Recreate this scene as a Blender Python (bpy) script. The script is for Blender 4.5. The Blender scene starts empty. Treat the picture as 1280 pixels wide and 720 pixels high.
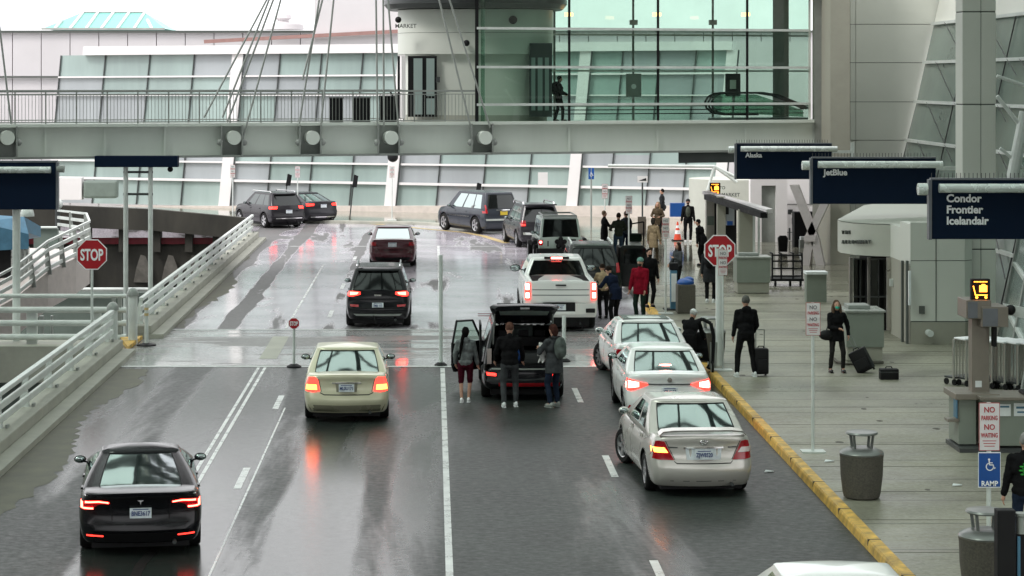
import bpy, bmesh, math, random
from mathutils import Vector, Matrix
from mathutils.bvhtree import BVHTree
random.seed(7)
F=2800.0; H=7.1; XV=541.0; YH=100.0
V=Vector; R=math.radians
def P(x,y,d): return V(((x-XV)*d/F, d, H-(y-YH)*d/F))
def gd(y,z=0.0): return F*(H-z)/(y-YH)
def G(x,y,z=0.0):
    d=gd(y,z); return V(((x-XV)*d/F,d,z))
def PX(x,d): return (x-XV)*d/F
def PZ(y,d): return H-(y-YH)*d/F
scene=bpy.context.scene; COL=scene.collection

# ---------------------------------------------------------------- materials
def newmat(name):
    m=bpy.data.materials.new(name); m.use_nodes=True
    nt=m.node_tree; return m,nt,nt.nodes['Principled BSDF'],nt.nodes['Material Output']
def N(nt,t,**k):
    n=nt.nodes.new(t)
    for a,b in k.items():
        if a in n.inputs.keys(): n.inputs[a].default_value=b
        else: setattr(n,a,b)
    return n
def mat(name,col,rough=0.6,metal=0.0,var=0.10,scale=3.0,bump=0.0,coat=0.0,ior=1.5,emit=None,es=0.0,rvar=0.08,stretch=(1,1,1),spec=.5):
    m,nt,b,o=newmat(name); L=nt.links.new
    tc=N(nt,'ShaderNodeTexCoord'); mp=N(nt,'ShaderNodeMapping'); mp.inputs['Scale'].default_value=stretch
    L(tc.outputs['Object'],mp.inputs[0])
    nz=N(nt,'ShaderNodeTexNoise',Scale=scale,Detail=6.0,Roughness=0.6); L(mp.outputs[0],nz.inputs['Vector'])
    mr=N(nt,'ShaderNodeMapRange'); mr.inputs[1].default_value=.3; mr.inputs[2].default_value=.7
    mr.inputs[3].default_value=1-var; mr.inputs[4].default_value=1+var; L(nz.outputs[0],mr.inputs[0])
    hs=N(nt,'ShaderNodeHueSaturation'); hs.inputs['Color'].default_value=(*col,1); L(mr.outputs[0],hs.inputs['Value'])
    L(hs.outputs[0],b.inputs['Base Color'])
    mr2=N(nt,'ShaderNodeMapRange'); mr2.inputs[1].default_value=.3; mr2.inputs[2].default_value=.7
    mr2.inputs[3].default_value=max(.01,rough-rvar); mr2.inputs[4].default_value=min(1,rough+rvar); L(nz.outputs[0],mr2.inputs[0]); L(mr2.outputs[0],b.inputs['Roughness'])
    b.inputs['Metallic'].default_value=metal; b.inputs['Coat Weight'].default_value=coat; b.inputs['Coat Roughness'].default_value=.04
    b.inputs['IOR'].default_value=ior; b.inputs['Specular IOR Level'].default_value=spec
    if bump:
        n2=N(nt,'ShaderNodeTexNoise',Scale=scale*12,Detail=4.0); L(mp.outputs[0],n2.inputs['Vector'])
        bp=N(nt,'ShaderNodeBump',Strength=bump,Distance=.01); L(n2.outputs[0],bp.inputs['Height']); L(bp.outputs[0],b.inputs['Normal'])
    if emit:
        b.inputs['Emission Color'].default_value=(*emit,1); b.inputs['Emission Strength'].default_value=es
    return m
def glassmat(name,tint,gloss=.12,grough=.02,gcol=(1,1,1)):
    m,nt,b,o=newmat(name); L=nt.links.new; nt.nodes.remove(b)
    t=N(nt,'ShaderNodeBsdfTransparent'); g=N(nt,'ShaderNodeBsdfGlossy',Roughness=grough); g.inputs['Color'].default_value=(*gcol,1)
    tc=N(nt,'ShaderNodeTexCoord'); nz=N(nt,'ShaderNodeTexNoise',Scale=.6,Detail=3.0); L(tc.outputs['Object'],nz.inputs['Vector'])
    mr=N(nt,'ShaderNodeMapRange'); mr.inputs[3].default_value=.9; mr.inputs[4].default_value=1.08; L(nz.outputs[0],mr.inputs[0])
    hs=N(nt,'ShaderNodeHueSaturation'); hs.inputs['Color'].default_value=(*tint,1); L(mr.outputs[0],hs.inputs['Value']); L(hs.outputs[0],t.inputs[0])
    lw=N(nt,'ShaderNodeFresnel',IOR=1.5); ad=N(nt,'ShaderNodeMath',operation='ADD',use_clamp=True); ad.inputs[1].default_value=gloss; L(lw.outputs[0],ad.inputs[0])
    mx=N(nt,'ShaderNodeMixShader'); L(ad.outputs[0],mx.inputs[0]); L(t.outputs[0],mx.inputs[1]); L(g.outputs[0],mx.inputs[2]); L(mx.outputs[0],o.inputs['Surface'])
    return m
def carglass(name,col=(.012,.02,.02),g=.38):
    m,nt,b,o=newmat(name); L=nt.links.new
    b.inputs['Base Color'].default_value=(*col,1); b.inputs['Roughness'].default_value=.05
    gl=N(nt,'ShaderNodeBsdfGlossy',Roughness=.03); gl.inputs['Color'].default_value=(.86,1,.97,1)
    lw=N(nt,'ShaderNodeFresnel',IOR=1.5); ad=N(nt,'ShaderNodeMath',operation='ADD',use_clamp=True); ad.inputs[1].default_value=g; L(lw.outputs[0],ad.inputs[0])
    mx=N(nt,'ShaderNodeMixShader'); L(ad.outputs[0],mx.inputs[0]); L(b.outputs[0],mx.inputs[1]); L(gl.outputs[0],mx.inputs[2]); L(mx.outputs[0],o.inputs['Surface'])
    tc=N(nt,'ShaderNodeTexCoord'); nz=N(nt,'ShaderNodeTexNoise',Scale=2.5,Detail=1.0); L(tc.outputs['Object'],nz.inputs['Vector'])
    bp=N(nt,'ShaderNodeBump',Strength=.03,Distance=.02); L(nz.outputs[0],bp.inputs['Height']); L(bp.outputs[0],gl.inputs['Normal'])
    return m
M={}
M['steel_green']=mat('painted steel',(.68,.73,.67),.45,var=.06,scale=.6,stretch=(1,1,.3))
M['steel_white']=mat('white painted rail',(.62,.66,.63),.4,var=.12,scale=2)
M['steel_grey']=mat('grey steel',(.28,.3,.28),.4,var=.1)
M['stainless']=mat('stainless',(.5,.48,.44),.35,metal=.7,var=.08)
M['dark_steel']=mat('dark steel',(.05,.055,.055),.4)
M['black']=mat('black plastic',(.009,.009,.010),.6,spec=.25)
M['black_gloss']=mat('black gloss',(.008,.008,.009),.2)
M['chrome']=mat('chrome',(.75,.75,.75),.12,metal=1,var=.03)
M['tyre']=mat('tyre',(.012,.012,.012),.8,bump=.2,scale=8,spec=.2)
M['rim']=mat('alloy',(.55,.55,.56),.3,metal=.8)
M['rimd']=mat('dark alloy',(.06,.06,.06),.35,metal=.6)
M['glass_car']=carglass('car glass')
M['glass_dark']=carglass('tinted car glass',(.004,.005,.005),-.03)
M['white_plate']=mat('plate white',(.7,.75,.78),.4,var=.15,scale=12)
M['yellow_plate']=mat('plate yellow',(.6,.45,.04),.4)
M['plate_ink']=mat('plate ink',(.04,.07,.2),.5)
M['red_lens']=mat('red lens',(.38,.005,.012),.15,coat=.6)
M['red_lit']=mat('lit red lens',(.6,.01,.01),.2,emit=(1,.03,.02),es=3.0)
M['red_hot']=mat('lit brake lamp',(.9,.3,.2),.2,emit=(1,.06,.04),es=12)
M['red_glow']=mat('bright brake lamp',(.9,.4,.3),.2,emit=(1,.10,.08),es=22)
M['amber_lit']=mat('lit amber lamp',(.9,.5,.1),.2,emit=(1,.24,.04),es=4.5)
M['clear_lens']=mat('clear lens',(.7,.6,.58),.12,coat=.5)
M['concrete']=mat('concrete',(.36,.36,.31),.75,var=.16,scale=1.2,bump=.25)
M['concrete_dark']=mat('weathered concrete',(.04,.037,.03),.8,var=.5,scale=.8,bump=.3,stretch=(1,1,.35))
M['panel']=mat('wall panel',(.62,.64,.58),.5,var=.05,scale=.3)
M['panel_beige']=mat('beige panel',(.33,.325,.27),.6,var=.05)
M['panel_pink']=mat('haze-paled far panel',(.64,.61,.62),.6,var=.04,scale=.3)  # pink paled and desaturated to put distance haze into the colour
M['panel_white']=mat('white panel',(.78,.75,.75),.5,var=.04,scale=.5)
M['joint']=mat('joint line',(.09,.1,.09),.7)
M['cream']=mat('cream panel',(.50,.51,.455),.55,var=.04)
M['wall_glass']=mat('terminal glass',(.32,.40,.38),.12,var=.22,scale=.35,ior=1.5,stretch=(1,1,.12),rvar=.03)
M['wall_glass_b']=mat('terminal glass lilac',(.36,.385,.40),.12,var=.15,scale=.35,stretch=(1,1,.12),rvar=.03)
M['glass_green']=mat('green glass wall',(.16,.21,.18),.1,var=.2,scale=.3,ior=1.6,rvar=.03)
M['glass_hall']=glassmat('hall glass',(.60,.735,.665),.02)
M['glass_clear']=glassmat('clear glass',(.66,.78,.72),.03)
M['glass_roof']=glassmat('canopy glass',(.57,.665,.61),.02)
M['skylight']=mat('skylight glass',(.16,.46,.40),.35,var=.12,scale=.8)
M['navy']=mat('navy sign face',(.004,.012,.032),.6,var=.04,ior=1.2)
M['sign_edge']=mat('sign edge',(.15,.16,.18),.4)
M['lamp_tube']=mat('sign lamp',(.7,.75,.72),.25,metal=.3)
M['white_ink']=mat('white lettering',(.93,.94,.95),.5,var=.02)
M['red_sign']=mat('red sign face',(.42,.006,.014),.4,var=.05)
M['white_sign']=mat('white sign face',(.72,.70,.70),.45,var=.04)
M['red_ink']=mat('red lettering',(.45,.03,.04),.5)
M['grey_ink']=mat('grey lettering',(.2,.19,.2),.5)
M['blue_sign']=mat('blue sign face',(.01,.08,.32),.4,var=.04)
M['yellow']=mat('yellow kerb paint',(.58,.36,.075),.6,var=.5,scale=4,bump=.3)
M['road_white']=mat('road marking',(.6,.61,.6),.3,var=.25,scale=2.5)
M['road_yellow']=mat('yellow marking',(.55,.42,.2),.35,var=.2)
M['bin']=mat('pebbled bin',(.085,.078,.062),.7,var=.4,scale=30,bump=.5)
M['bin_lid']=mat('bin lid',(.2,.21,.2),.35,metal=.4)
M['counter']=mat('counter laminate',(.23,.26,.22),.5,var=.05)
M['counter_top']=mat('counter top',(.34,.36,.33),.3,var=.05)
M['cone']=mat('cone orange',(.8,.08,.03),.5)
M['screen_orange']=mat('lit orange sign',(.9,.35,.05),.4,emit=(1,.3,.03),es=3.2)
M['lamp_warm']=mat('warm lamp',(.9,.6,.3),.4,emit=(1,.5,.2),es=3)
M['lot_green']=mat('lower panel',(.16,.2,.175),.5,var=.1)
M['tent_blue']=mat('blue tarp',(.06,.17,.26),.5,var=.2,scale=3)
M['silver_tarp']=mat('silver sheeting',(.5,.52,.5),.3,metal=.4,var=.35,scale=5)
M['red_dark']=mat('red painted band',(.16,.008,.018),.5,var=.3,scale=2)
M['pinkdeck']=mat('ramp deck',(.5,.46,.43),.5,var=.12)
M['paper']=mat('paper',(.75,.78,.78),.6)
M['skin']=mat('skin',(.5,.28,.2),.55,var=.06,scale=10)
M['skin_dark']=mat('skin deep',(.2,.1,.07),.55,var=.06,scale=10)
M['kiosk']=mat('brushed bronze steel',(.24,.215,.18),.4,metal=.35,var=.08)
M['shoulder']=mat('dry shoulder concrete',(.115,.112,.085),.75,var=.3,scale=2,bump=.2)
M['pier_stain']=mat('stained pier',(.13,.12,.105),.8,var=.3)
M['brace']=mat('brace concrete',(.62,.575,.57),.6,var=.06)
M['brick']=mat('brown pad',(.09,.075,.06),.6)
def cloth(name,c,v=.22): 
    k='cl_'+name
    if k not in M: M[k]=mat(name+' cloth',tuple(x*.8 for x in c),.95,var=v+.1,scale=9,bump=.35,spec=.08)
    return M[k]
def paint(name,c,metal=.0,rough=.28,coat=None,spec=.5):
    if coat is None: coat=.12 if max(c)<.06 else .5
    if max(c)<.06: spec=.3; rough=.22
    k='pt_'+name
    if k not in M: M[k]=mat(name+' paint',c,rough,metal=metal,var=.02,coat=coat,rvar=.02,scale=1,spec=spec)
    return M[k]
def wetmat(name,base,base2,r_wet,r_dry,sx,sy,thr=.5,soft=.12,tracks=None,joints=None,jdir='y',bump=.02,ywet=None,spec=.5):
    m,nt,b,o=newmat(name); L=nt.links.new
    tc=N(nt,'ShaderNodeTexCoord'); mp=N(nt,'ShaderNodeMapping'); mp.inputs['Scale'].default_value=(sx,sy,1); L(tc.outputs['Object'],mp.inputs[0])
    nz=N(nt,'ShaderNodeTexNoise',Scale=1.0,Detail=7.0,Roughness=.62,Distortion=.4); L(mp.outputs[0],nz.inputs['Vector'])
    src=nz.outputs[0]
    sep=N(nt,'ShaderNodeSeparateXYZ'); L(tc.outputs['Object'],sep.inputs[0])
    if tracks:   # worn wheel tracks that dry first
        for (cx,w,amp) in tracks:
            a=N(nt,'ShaderNodeMath',operation='SUBTRACT'); L(sep.outputs[0],a.inputs[0]); a.inputs[1].default_value=cx
            a2=N(nt,'ShaderNodeMath',operation='ABSOLUTE'); L(a.outputs[0],a2.inputs[0])
            r=N(nt,'ShaderNodeMapRange'); r.interpolation_type='SMOOTHSTEP'; r.inputs[1].default_value=w; r.inputs[2].default_value=w*.35; r.inputs[3].default_value=0; r.inputs[4].default_value=amp; L(a2.outputs[0],r.inputs[0])
            s=N(nt,'ShaderNodeMath',operation='ADD'); L(src,s.inputs[0]); L(r.outputs[0],s.inputs[1]); src=s.outputs[0]
    rr=N(nt,'ShaderNodeMapRange'); rr.interpolation_type='SMOOTHSTEP'; rr.inputs[1].default_value=thr-soft; rr.inputs[2].default_value=thr+soft; L(src,rr.inputs[0])  # 0 wet 1 dry
    fine=N(nt,'ShaderNodeTexNoise',Scale=14.0,Detail=8.0,Roughness=.7); L(tc.outputs['Object'],fine.inputs['Vector'])
    big=N(nt,'ShaderNodeTexNoise',Scale=.5,Detail=5.0); L(tc.outputs['Object'],big.inputs['Vector'])
    mx=N(nt,'ShaderNodeMix',data_type='RGBA'); mx.inputs[6].default_value=(*base,1); mx.inputs[7].default_value=(*base2,1); L(rr.outputs[0],mx.inputs[0])
    add=N(nt,'ShaderNodeMath',operation='ADD'); L(fine.outputs[0],add.inputs[0]); L(big.outputs[0],add.inputs[1])
    fr=N(nt,'ShaderNodeMapRange'); fr.inputs[1].default_value=.7; fr.inputs[2].default_value=1.3; fr.inputs[3].default_value=.62; fr.inputs[4].default_value=1.38; L(add.outputs[0],fr.inputs[0])
    hs=N(nt,'ShaderNodeHueSaturation'); L(mx.outputs[2],hs.inputs['Color'])
    val=fr.outputs[0]
    if joints:
        jj=N(nt,'ShaderNodeMath',operation='PINGPONG'); jj.inputs[1].default_value=joints/2; L(sep.outputs[1 if jdir=='y' else 0],jj.inputs[0])
        jr=N(nt,'ShaderNodeMapRange'); jr.inputs[1].default_value=.0; jr.inputs[2].default_value=.05; jr.inputs[3].default_value=.30; jr.inputs[4].default_value=1; L(jj.outputs[0],jr.inputs[0])
        mm=N(nt,'ShaderNodeMath',operation='MULTIPLY'); L(val,mm.inputs[0]); L(jr.outputs[0],mm.inputs[1]); val=mm.outputs[0]
    vo=N(nt,'ShaderNodeTexVoronoi',Scale=1.6); L(tc.outputs['Object'],vo.inputs['Vector'])
    vr=N(nt,'ShaderNodeMapRange'); vr.inputs[1].default_value=.03; vr.inputs[2].default_value=.06; vr.inputs[3].default_value=.55; vr.inputs[4].default_value=1; L(vo.outputs['Distance'],vr.inputs[0])
    m3=N(nt,'ShaderNodeMath',operation='MULTIPLY'); L(val,m3.inputs[0]); L(vr.outputs[0],m3.inputs[1]); val=m3.outputs[0]
    L(val,hs.inputs['Value']); L(hs.outputs[0],b.inputs['Base Color'])
    ro=N(nt,'ShaderNodeMapRange'); ro.inputs[3].default_value=r_wet; ro.inputs[4].default_value=r_dry; L(rr.outputs[0],ro.inputs[0])
    rof=ro.outputs[0]; b.inputs['IOR'].default_value=1.5 if spec<.8 else 1.75; b.inputs['Specular IOR Level'].default_value=spec
    gr=N(nt,'ShaderNodeTexNoise',Scale=1.0,Detail=8.0,Roughness=.75); gm=N(nt,'ShaderNodeMapping'); gm.inputs['Scale'].default_value=(6,9,1); L(tc.outputs['Object'],gm.inputs[0]); L(gm.outputs[0],gr.inputs['Vector'])
    g2=N(nt,'ShaderNodeMapRange'); g2.inputs[1].default_value=.3; g2.inputs[2].default_value=.7; g2.inputs[3].default_value=.75; g2.inputs[4].default_value=1.28; L(gr.outputs[0],g2.inputs[0])
    m4=N(nt,'ShaderNodeMath',operation='MULTIPLY'); L(rof,m4.inputs[0]); L(g2.outputs[0],m4.inputs[1]); rof=m4.outputs[0]
    if ywet:
        yr=N(nt,'ShaderNodeMapRange'); yr.interpolation_type='SMOOTHSTEP'; yr.inputs[1].default_value=ywet[0]; yr.inputs[2].default_value=ywet[1]; yr.inputs[3].default_value=1; yr.inputs[4].default_value=ywet[2]; L(sep.outputs[1],yr.inputs[0])
        mm=N(nt,'ShaderNodeMath',operation='MULTIPLY'); L(rof,mm.inputs[0]); L(yr.outputs[0],mm.inputs[1]); rof=mm.outputs[0]
    L(rof,b.inputs['Roughness'])
    bp=N(nt,'ShaderNodeBump',Strength=bump,Distance=.02); L(fine.outputs[0],bp.inputs['Height']); L(bp.outputs[0],b.inputs['Normal'])
    return m
M['asphalt']=wetmat('wet asphalt',(.028,.034,.031),(.026,.033,.029),.19,.50,.33,.045,thr=.56,soft=.07,spec=.36,tracks=[(-5.9,.75,.16),(-1.0,.35,.05),(-2.9,.6,.10),(2.2,2.6,.20),(5.2,1.8,.18)])
M['asphalt_far']=wetmat('sheen-toned wet deck',(.54,.505,.55),(.04,.038,.036),.12,.65,.38,.06,thr=.57,soft=.03,bump=.004,spec=1.0,tracks=[(-7.7,.85,.24),(-5.9,.42,.16),(-3.0,.25,.10)])  # pale wet tone holds the reflected sky sheen in its base colour
M['band']=wetmat('sheen-toned wet band',(.38,.38,.38),(.08,.085,.075),.08,.5,.12,.9,thr=.53,soft=.03,joints=1.35,bump=.006,spec=.9)  # wet areas coloured pale for sheen, dry ones dark
M['sidewalk']=wetmat('sidewalk concrete',(.20,.195,.150),(.265,.258,.20),.3,.6,.25,.45,thr=.5,soft=.2,joints=1.95,ywet=(66,84,.18))
M['ground']=wetmat('lower ground',(.06,.065,.06),(.09,.09,.085),.2,.6,.1,.1)

# ---------------------------------------------------------------- mesh builder
class MB:
    def __init__(s): s.bm=bmesh.new()
    def v(s,p): return s.bm.verts.new(p)
    def face(s,ps,mi=0):
        try:
            f=s.bm.faces.new([s.v(p) for p in ps]); f.material_index=mi; return f
        except ValueError: pass
    def bx(s,x0,x1,y0,y1,z0,z1,mi=0,rot=None,bev=0):
        c=[V((x,y,z)) for z in (z0,z1) for y in (y0,y1) for x in (x0,x1)]
        if rot: c=[rot@q for q in c]
        vs=[s.v(q) for q in c]; fs=[]
        for i in ((0,2,3,1),(4,5,7,6),(0,1,5,4),(1,3,7,5),(3,2,6,7),(2,0,4,6)):
            f=s.bm.faces.new([vs[k] for k in i]); f.material_index=mi; fs.append(f)
        if bev:
            es={e for f in fs for e in f.edges}
            bmesh.ops.bevel(s.bm,geom=list(es),offset=bev,segments=2,affect='EDGES',profile=.6)
        return s
    def bar(s,p0,p1,w,t=None,mi=0,up=V((0,0,1))):
        p0=V(p0);p1=V(p1); t=t or w; d=(p1-p0).normalized(); a=d.cross(up)
        if a.length<1e-3: a=V((1,0,0))
        a.normalize(); b=a.cross(d).normalized(); a*=w/2; b*=t/2
        s.loft([[p-a-b,p+a-b,p+a+b,p-a+b] for p in (p0,p1)],mi=mi); return s
    def loft(s,rings,closed=True,cap=True,mi=0):
        vr=[[s.v(p) for p in r] for r in rings]; n=len(vr[0])
        for a,b in zip(vr,vr[1:]):
            for i in range(n if closed else n-1):
                j=(i+1)%n
                try: f=s.bm.faces.new([a[i],a[j],b[j],b[i]]); f.material_index=mi
                except ValueError: pass
        if cap and closed:
            for r in (vr[0][::-1],vr[-1]):
                try: f=s.bm.faces.new(r); f.material_index=mi
                except ValueError: pass
        return s
    def cyl(s,p0,p1,r0,r1=None,n=12,mi=0,cap=True):
        p0=V(p0);p1=V(p1); r1=r0 if r1 is None else r1; d=(p1-p0).normalized()
        a=d.orthogonal().normalized(); b=d.cross(a)
        s.loft([[p+(a*math.cos(t)+b*math.sin(t))*r for t in [2*math.pi*i/n for i in range(n)]] for p,r in ((p0,r0),(p1,r1))],mi=mi,cap=cap); return s
    def path(s,pts,r,n=8,mi=0):
        pts=[V(p) for p in pts]
        for i in range(len(pts)-1): s.cyl(pts[i],pts[i+1],r,n=n,mi=mi)
        return s
    def lathe(s,prof,c=(0,0,0),n=24,mi=0):
        c=V(c); s.loft([[c+V((r*math.cos(2*math.pi*i/n),r*math.sin(2*math.pi*i/n),z)) for i in range(n)] for r,z in prof],mi=mi); return s
    def sph(s,c,r,n=12,m=8,mi=0,rot=None):
        c=V(c); rx,ry,rz=(r,r,r) if not hasattr(r,'__len__') else r
        rings=[]
        for j in range(m+1):
            a=-math.pi/2+math.pi*j/m; rad=max(math.cos(a),1e-4)
            ring=[V((rx*rad*math.cos(2*math.pi*i/n),ry*rad*math.sin(2*math.pi*i/n),rz*math.sin(a))) for i in range(n)]
            if rot: ring=[rot@q for q in ring]
            rings.append([c+q for q in ring])
        s.loft(rings,mi=mi); return s
    def cap(s,p0,p1,r0,r1=None,n=10):
        r1=r0 if r1 is None else r1; s.sph(p0,r0,n,6); s.sph(p1,r1,n,6); s.cyl(p0,p1,r0,r1,n); return s
    def prism(s,poly,ext,mi=0):
        e=V(ext); s.loft([[V(p) for p in poly],[V(p)+e for p in poly]],mi=mi); return s
    def mesh(s,name,mats,smooth=None,weld=False):
        if weld: bmesh.ops.remove_doubles(s.bm,verts=s.bm.verts,dist=1e-4)
        bmesh.ops.recalc_face_normals(s.bm,faces=s.bm.faces)
        me=bpy.data.meshes.new(name); s.bm.to_mesh(me); s.bm.free()
        for m in (mats if isinstance(mats,list) else [mats]): me.materials.append(m)
        if smooth is not None:
            me.shade_smooth(); me.set_sharp_from_angle(angle=R(smooth))
        return me
    def ob(s,name,mats,parent=None,smooth=None,weld=False,loc=None,rotz=0):
        o=bpy.data.objects.new(name,s.mesh(name,mats,smooth,weld)); COL.objects.link(o)
        if parent: o.parent=parent
        if loc is not None: o.location=loc
        if rotz: o.rotation_euler.z=rotz
        return o
def tag(o,label,cat,group=None,kind=None):
    if label: o['label']=label
    if cat: o['category']=cat
    if group: o['group']=group
    if kind: o['kind']=kind
    return o
def struct(o): o['kind']='structure'; return o
def thing(name,label,cat,loc=(0,0,0),rotz=0,group=None):
    o=bpy.data.objects.new(name,None); COL.objects.link(o); o.location=loc; o.rotation_euler=(0,0,rotz); o.empty_display_size=.2
    return tag(o,label,cat,group)
def evalmesh(o,name):
    dg=bpy.context.evaluated_depsgraph_get(); dg.update()
    return bpy.data.meshes.new_from_object(o.evaluated_get(dg),depsgraph=dg)
def text(name,s,size,m,loc,parent=None,ext=.004,rot=(R(90),0,0),align='LEFT',sp=1.0,bold=.0,sx=1):
    cu=bpy.data.curves.new('t','FONT'); cu.body=s; cu.size=size; cu.extrude=ext; cu.align_x=align; cu.offset=bold*size; cu.space_character=sp; cu.resolution_u=3
    o=bpy.data.objects.new('t',cu); COL.objects.link(o)
    me=evalmesh(o,name); me.name=name; bpy.data.objects.remove(o); bpy.data.curves.remove(cu)
    me.materials.clear(); me.materials.append(m)
    ob=bpy.data.objects.new(name,me); COL.objects.link(ob); ob.location=loc; ob.rotation_euler=rot; ob.scale=(sx,1,1)
    if parent: ob.parent=parent
    return ob
def copytree(o,parent=None):
    c=o.copy(); COL.objects.link(c)
    if parent: c.parent=parent
    for ch in list(o.children): copytree(ch,c)
    return c
# ================================================================ SETTING
# far and near roads
def sheet(name,poly,z,m,thick=None):
    b=MB()
    if thick: b.prism([(x,y,z) for x,y in poly],(0,0,-thick))
    else: b.face([(x,y,z) for x,y in poly])
    return struct(b.ob(name,m))
sheet('ground',[(-400,-120),(500,-120),(500,700),(-400,700)],-8.0,M['ground'])
XL=-8.25; XC=6.58
sheet('road',[(XL,-40),(7.2,-40),(7.2,55.5),(XL,55.5)],0,M['asphalt'],.5)
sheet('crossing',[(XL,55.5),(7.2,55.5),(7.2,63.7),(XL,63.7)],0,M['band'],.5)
kerb=[(XC,-40),(XC,60),(XC,92),(6.1,98),(4.8,103),(2.6,107),(-1,109.8),(-8,111.5),(-20,113.5),(-34,116)]
far=[(XL,63.7),(7.2,63.7),(7.2,92)]+[(x+.4,y+.3) for x,y in kerb[3:]]+[(-34,112.5),(-18,109),(XL-.3,105.6),(XL,100)]
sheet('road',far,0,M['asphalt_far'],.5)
# sidewalk: outer slab, kerb stone of its own
outer=kerb+[(-34,128),(24,128),(24,-40)]
def offs(poly,d):
    out=[]
    for i,(x,y) in enumerate(poly):
        a=V(poly[max(i-1,0)]); c=V(poly[min(i+1,len(poly)-1)]); t=(c-a).normalized(); n=V((t.y,-t.x)); out.append((x+n.x*d,y+n.y*d))
    return out
kin=offs(kerb,.18)
sheet('pavement',kin+[(-34,128),(24,128),(24,-40)],.15,M['sidewalk'],.6)
def kerbpiece(i0,i1,m,name,ya=None,yb=None):
    a=[V((x,y,0)) for x,y in kerb[i0:i1+1]]; c=[V((x,y,0)) for x,y in kin[i0:i1+1]]
    if ya is not None: a[0].y=c[0].y=ya
    if yb is not None: a[-1].y=c[-1].y=yb
    rings=[]
    for p,q in zip(a,c):
        rings.append([p+V((0,0,-.3)),p+V((-.02,0,.0)),p+V((0,0,.12)),p+(q-p)*.12+V((0,0,.156)),q+V((0,0,.158)),q+V((0,0,-.3))])
    return struct(MB().loft(rings).ob(name,m))
kerbpiece(0,1,M['yellow'],'kerb'); kerbpiece(1,2,M['yellow'],'kerb',ya=60,yb=70); kerbpiece(1,9,M['concrete'],'kerb',ya=70)
sh=[(XL+.3,20)]
rnd=random.Random(3)
yy_=20.0
edge=[]
while yy_<55.2:
    edge.append((-6.75+.25*math.sin(yy_*.5)+rnd.uniform(-.12,.12)-(yy_-20)*.012,yy_)); yy_+=rnd.uniform(.15,.5)
sheet('shoulder',sh+edge+[(XL+.3,55.2)],.004,M['shoulder'])
yy_=64.2; edge=[]
while yy_<90:
    edge.append((-6.95+rnd.uniform(-.14,.12)-(yy_-64)*.012+.3*math.sin(yy_*.35),yy_)); yy_+=rnd.uniform(.3,1.0)
sheet('shoulder',[(XL+.4,64.2)]+edge+[(XL+.4,92)],.004,M['shoulder'])
# road markings
def mark(name,pts,w,m,z=.004):
    b=MB()
    for p,q in zip(pts,pts[1:]):
        p=V((*p,z));q=V((*q,z)); n=(q-p).normalized(); a=V((-n.y,n.x,0))*w/2
        b.face([p-a,p+a,q+a,q-a])
    return struct(b.ob(name,m))
def gx(x,y): g=G(x,y); return (g.x,g.y)
mark('lane_line',[(.24,20),(.24,55.2)],.11,M['road_white']); mark('lane_line',[(.24,64),(.24,96)],.10,M['road_white'])
for k in range(6):
    y=34.0+k*9.25-3.2-9.25
    mark('lane_dash',[(3.26,y),(3.26,y+2.3)],.13,M['road_white'])
for y in (29.6,38.9,48.3):
    mark('lane_dash',[(-3.40,y),(-3.40,y+2.1)],.13,M['road_white'])
for y in (67,76,88): mark('lane_dash',[(-3.1,y),(-3.1,y+2.1)],.13,M['road_white'])
mark('road_seam',[(-3.2,28),(-3.2,48.5)],.035,M['road_white'])
mark('double_line',[(-4.14,38.5),(-4.14,55.3)],.07,M['road_white']); mark('double_line',[(-4.30,36.5),(-4.30,55.3)],.07,M['road_white'])
mark('double_line',[(-4.2,64),(-4.2,86)],.07,M['road_white']); 
for y,w in ((55.5,.16),(63.7,.12)): mark('expansion_joint',[(XL+.3,y),(XC-.1,y)],w,M['steel_white'],.006)
mark('road_line',[(-6.3,95.6),(4.5,95.6)],.22,M['road_white'],.005)
mark('road_patch',[(-4.2,57),(-4.2,62)],.45,M['concrete'],.004)
mark('tar_patch',[gx(190,690),gx(176,706),gx(168,722)],.16,M['tyre'],.005)
arc=[gx(420,277),gx(480,281),gx(540,287),gx(580,290.5),gx(604,295),gx(633,304)]
mark('parking_line',arc,.35,M['road_yellow'],.006)
b=MB(); rj=random.Random(5); yj=30.5
while yj<100:
    b.bx(XC+.2,17,yj,yj+.02,.1505,.1535); b.bx(XC-.01,XC+.19,yj+.9,yj+.93,.0,.1605); yj+=2.44
struct(b.ob('pavement_joint',M['bin']))
b=MB()
for k in range(46):
    x0=rj.uniform(7,16); y0=rj.uniform(31,75); r0=rj.uniform(.03,.09)
    b.prism([(x0+r0*rj.uniform(.7,1.2)*math.cos(a*.9),y0+1.5*r0*math.sin(a*.9),.1505) for a in range(7)],(0,0,.0025))
struct(b.ob('pavement_stain',M['bin']))
# litter on sidewalk and road
for (x,y,z) in ((1036,577,.155),(961,590,.004),(1196,607,.155)):
    p=G(x,y,z); b=MB(); b.prism([p+V((-.09,-.05,0)),p+V((.08,-.03,.01)),p+V((.10,.04,0)),p+V((-.05,.05,.02))],(0,0,.012))
    tag(b.ob('paper_scrap',M['paper']),{1036:'white scrap of paper on the sidewalk beside the nearer of the two litter bins',961:'small white scrap lying on the wet road by the yellow kerb',1196:'small scrap of litter on the sidewalk near the blue RAMP sign'}[x],'litter','litter scraps')

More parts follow.
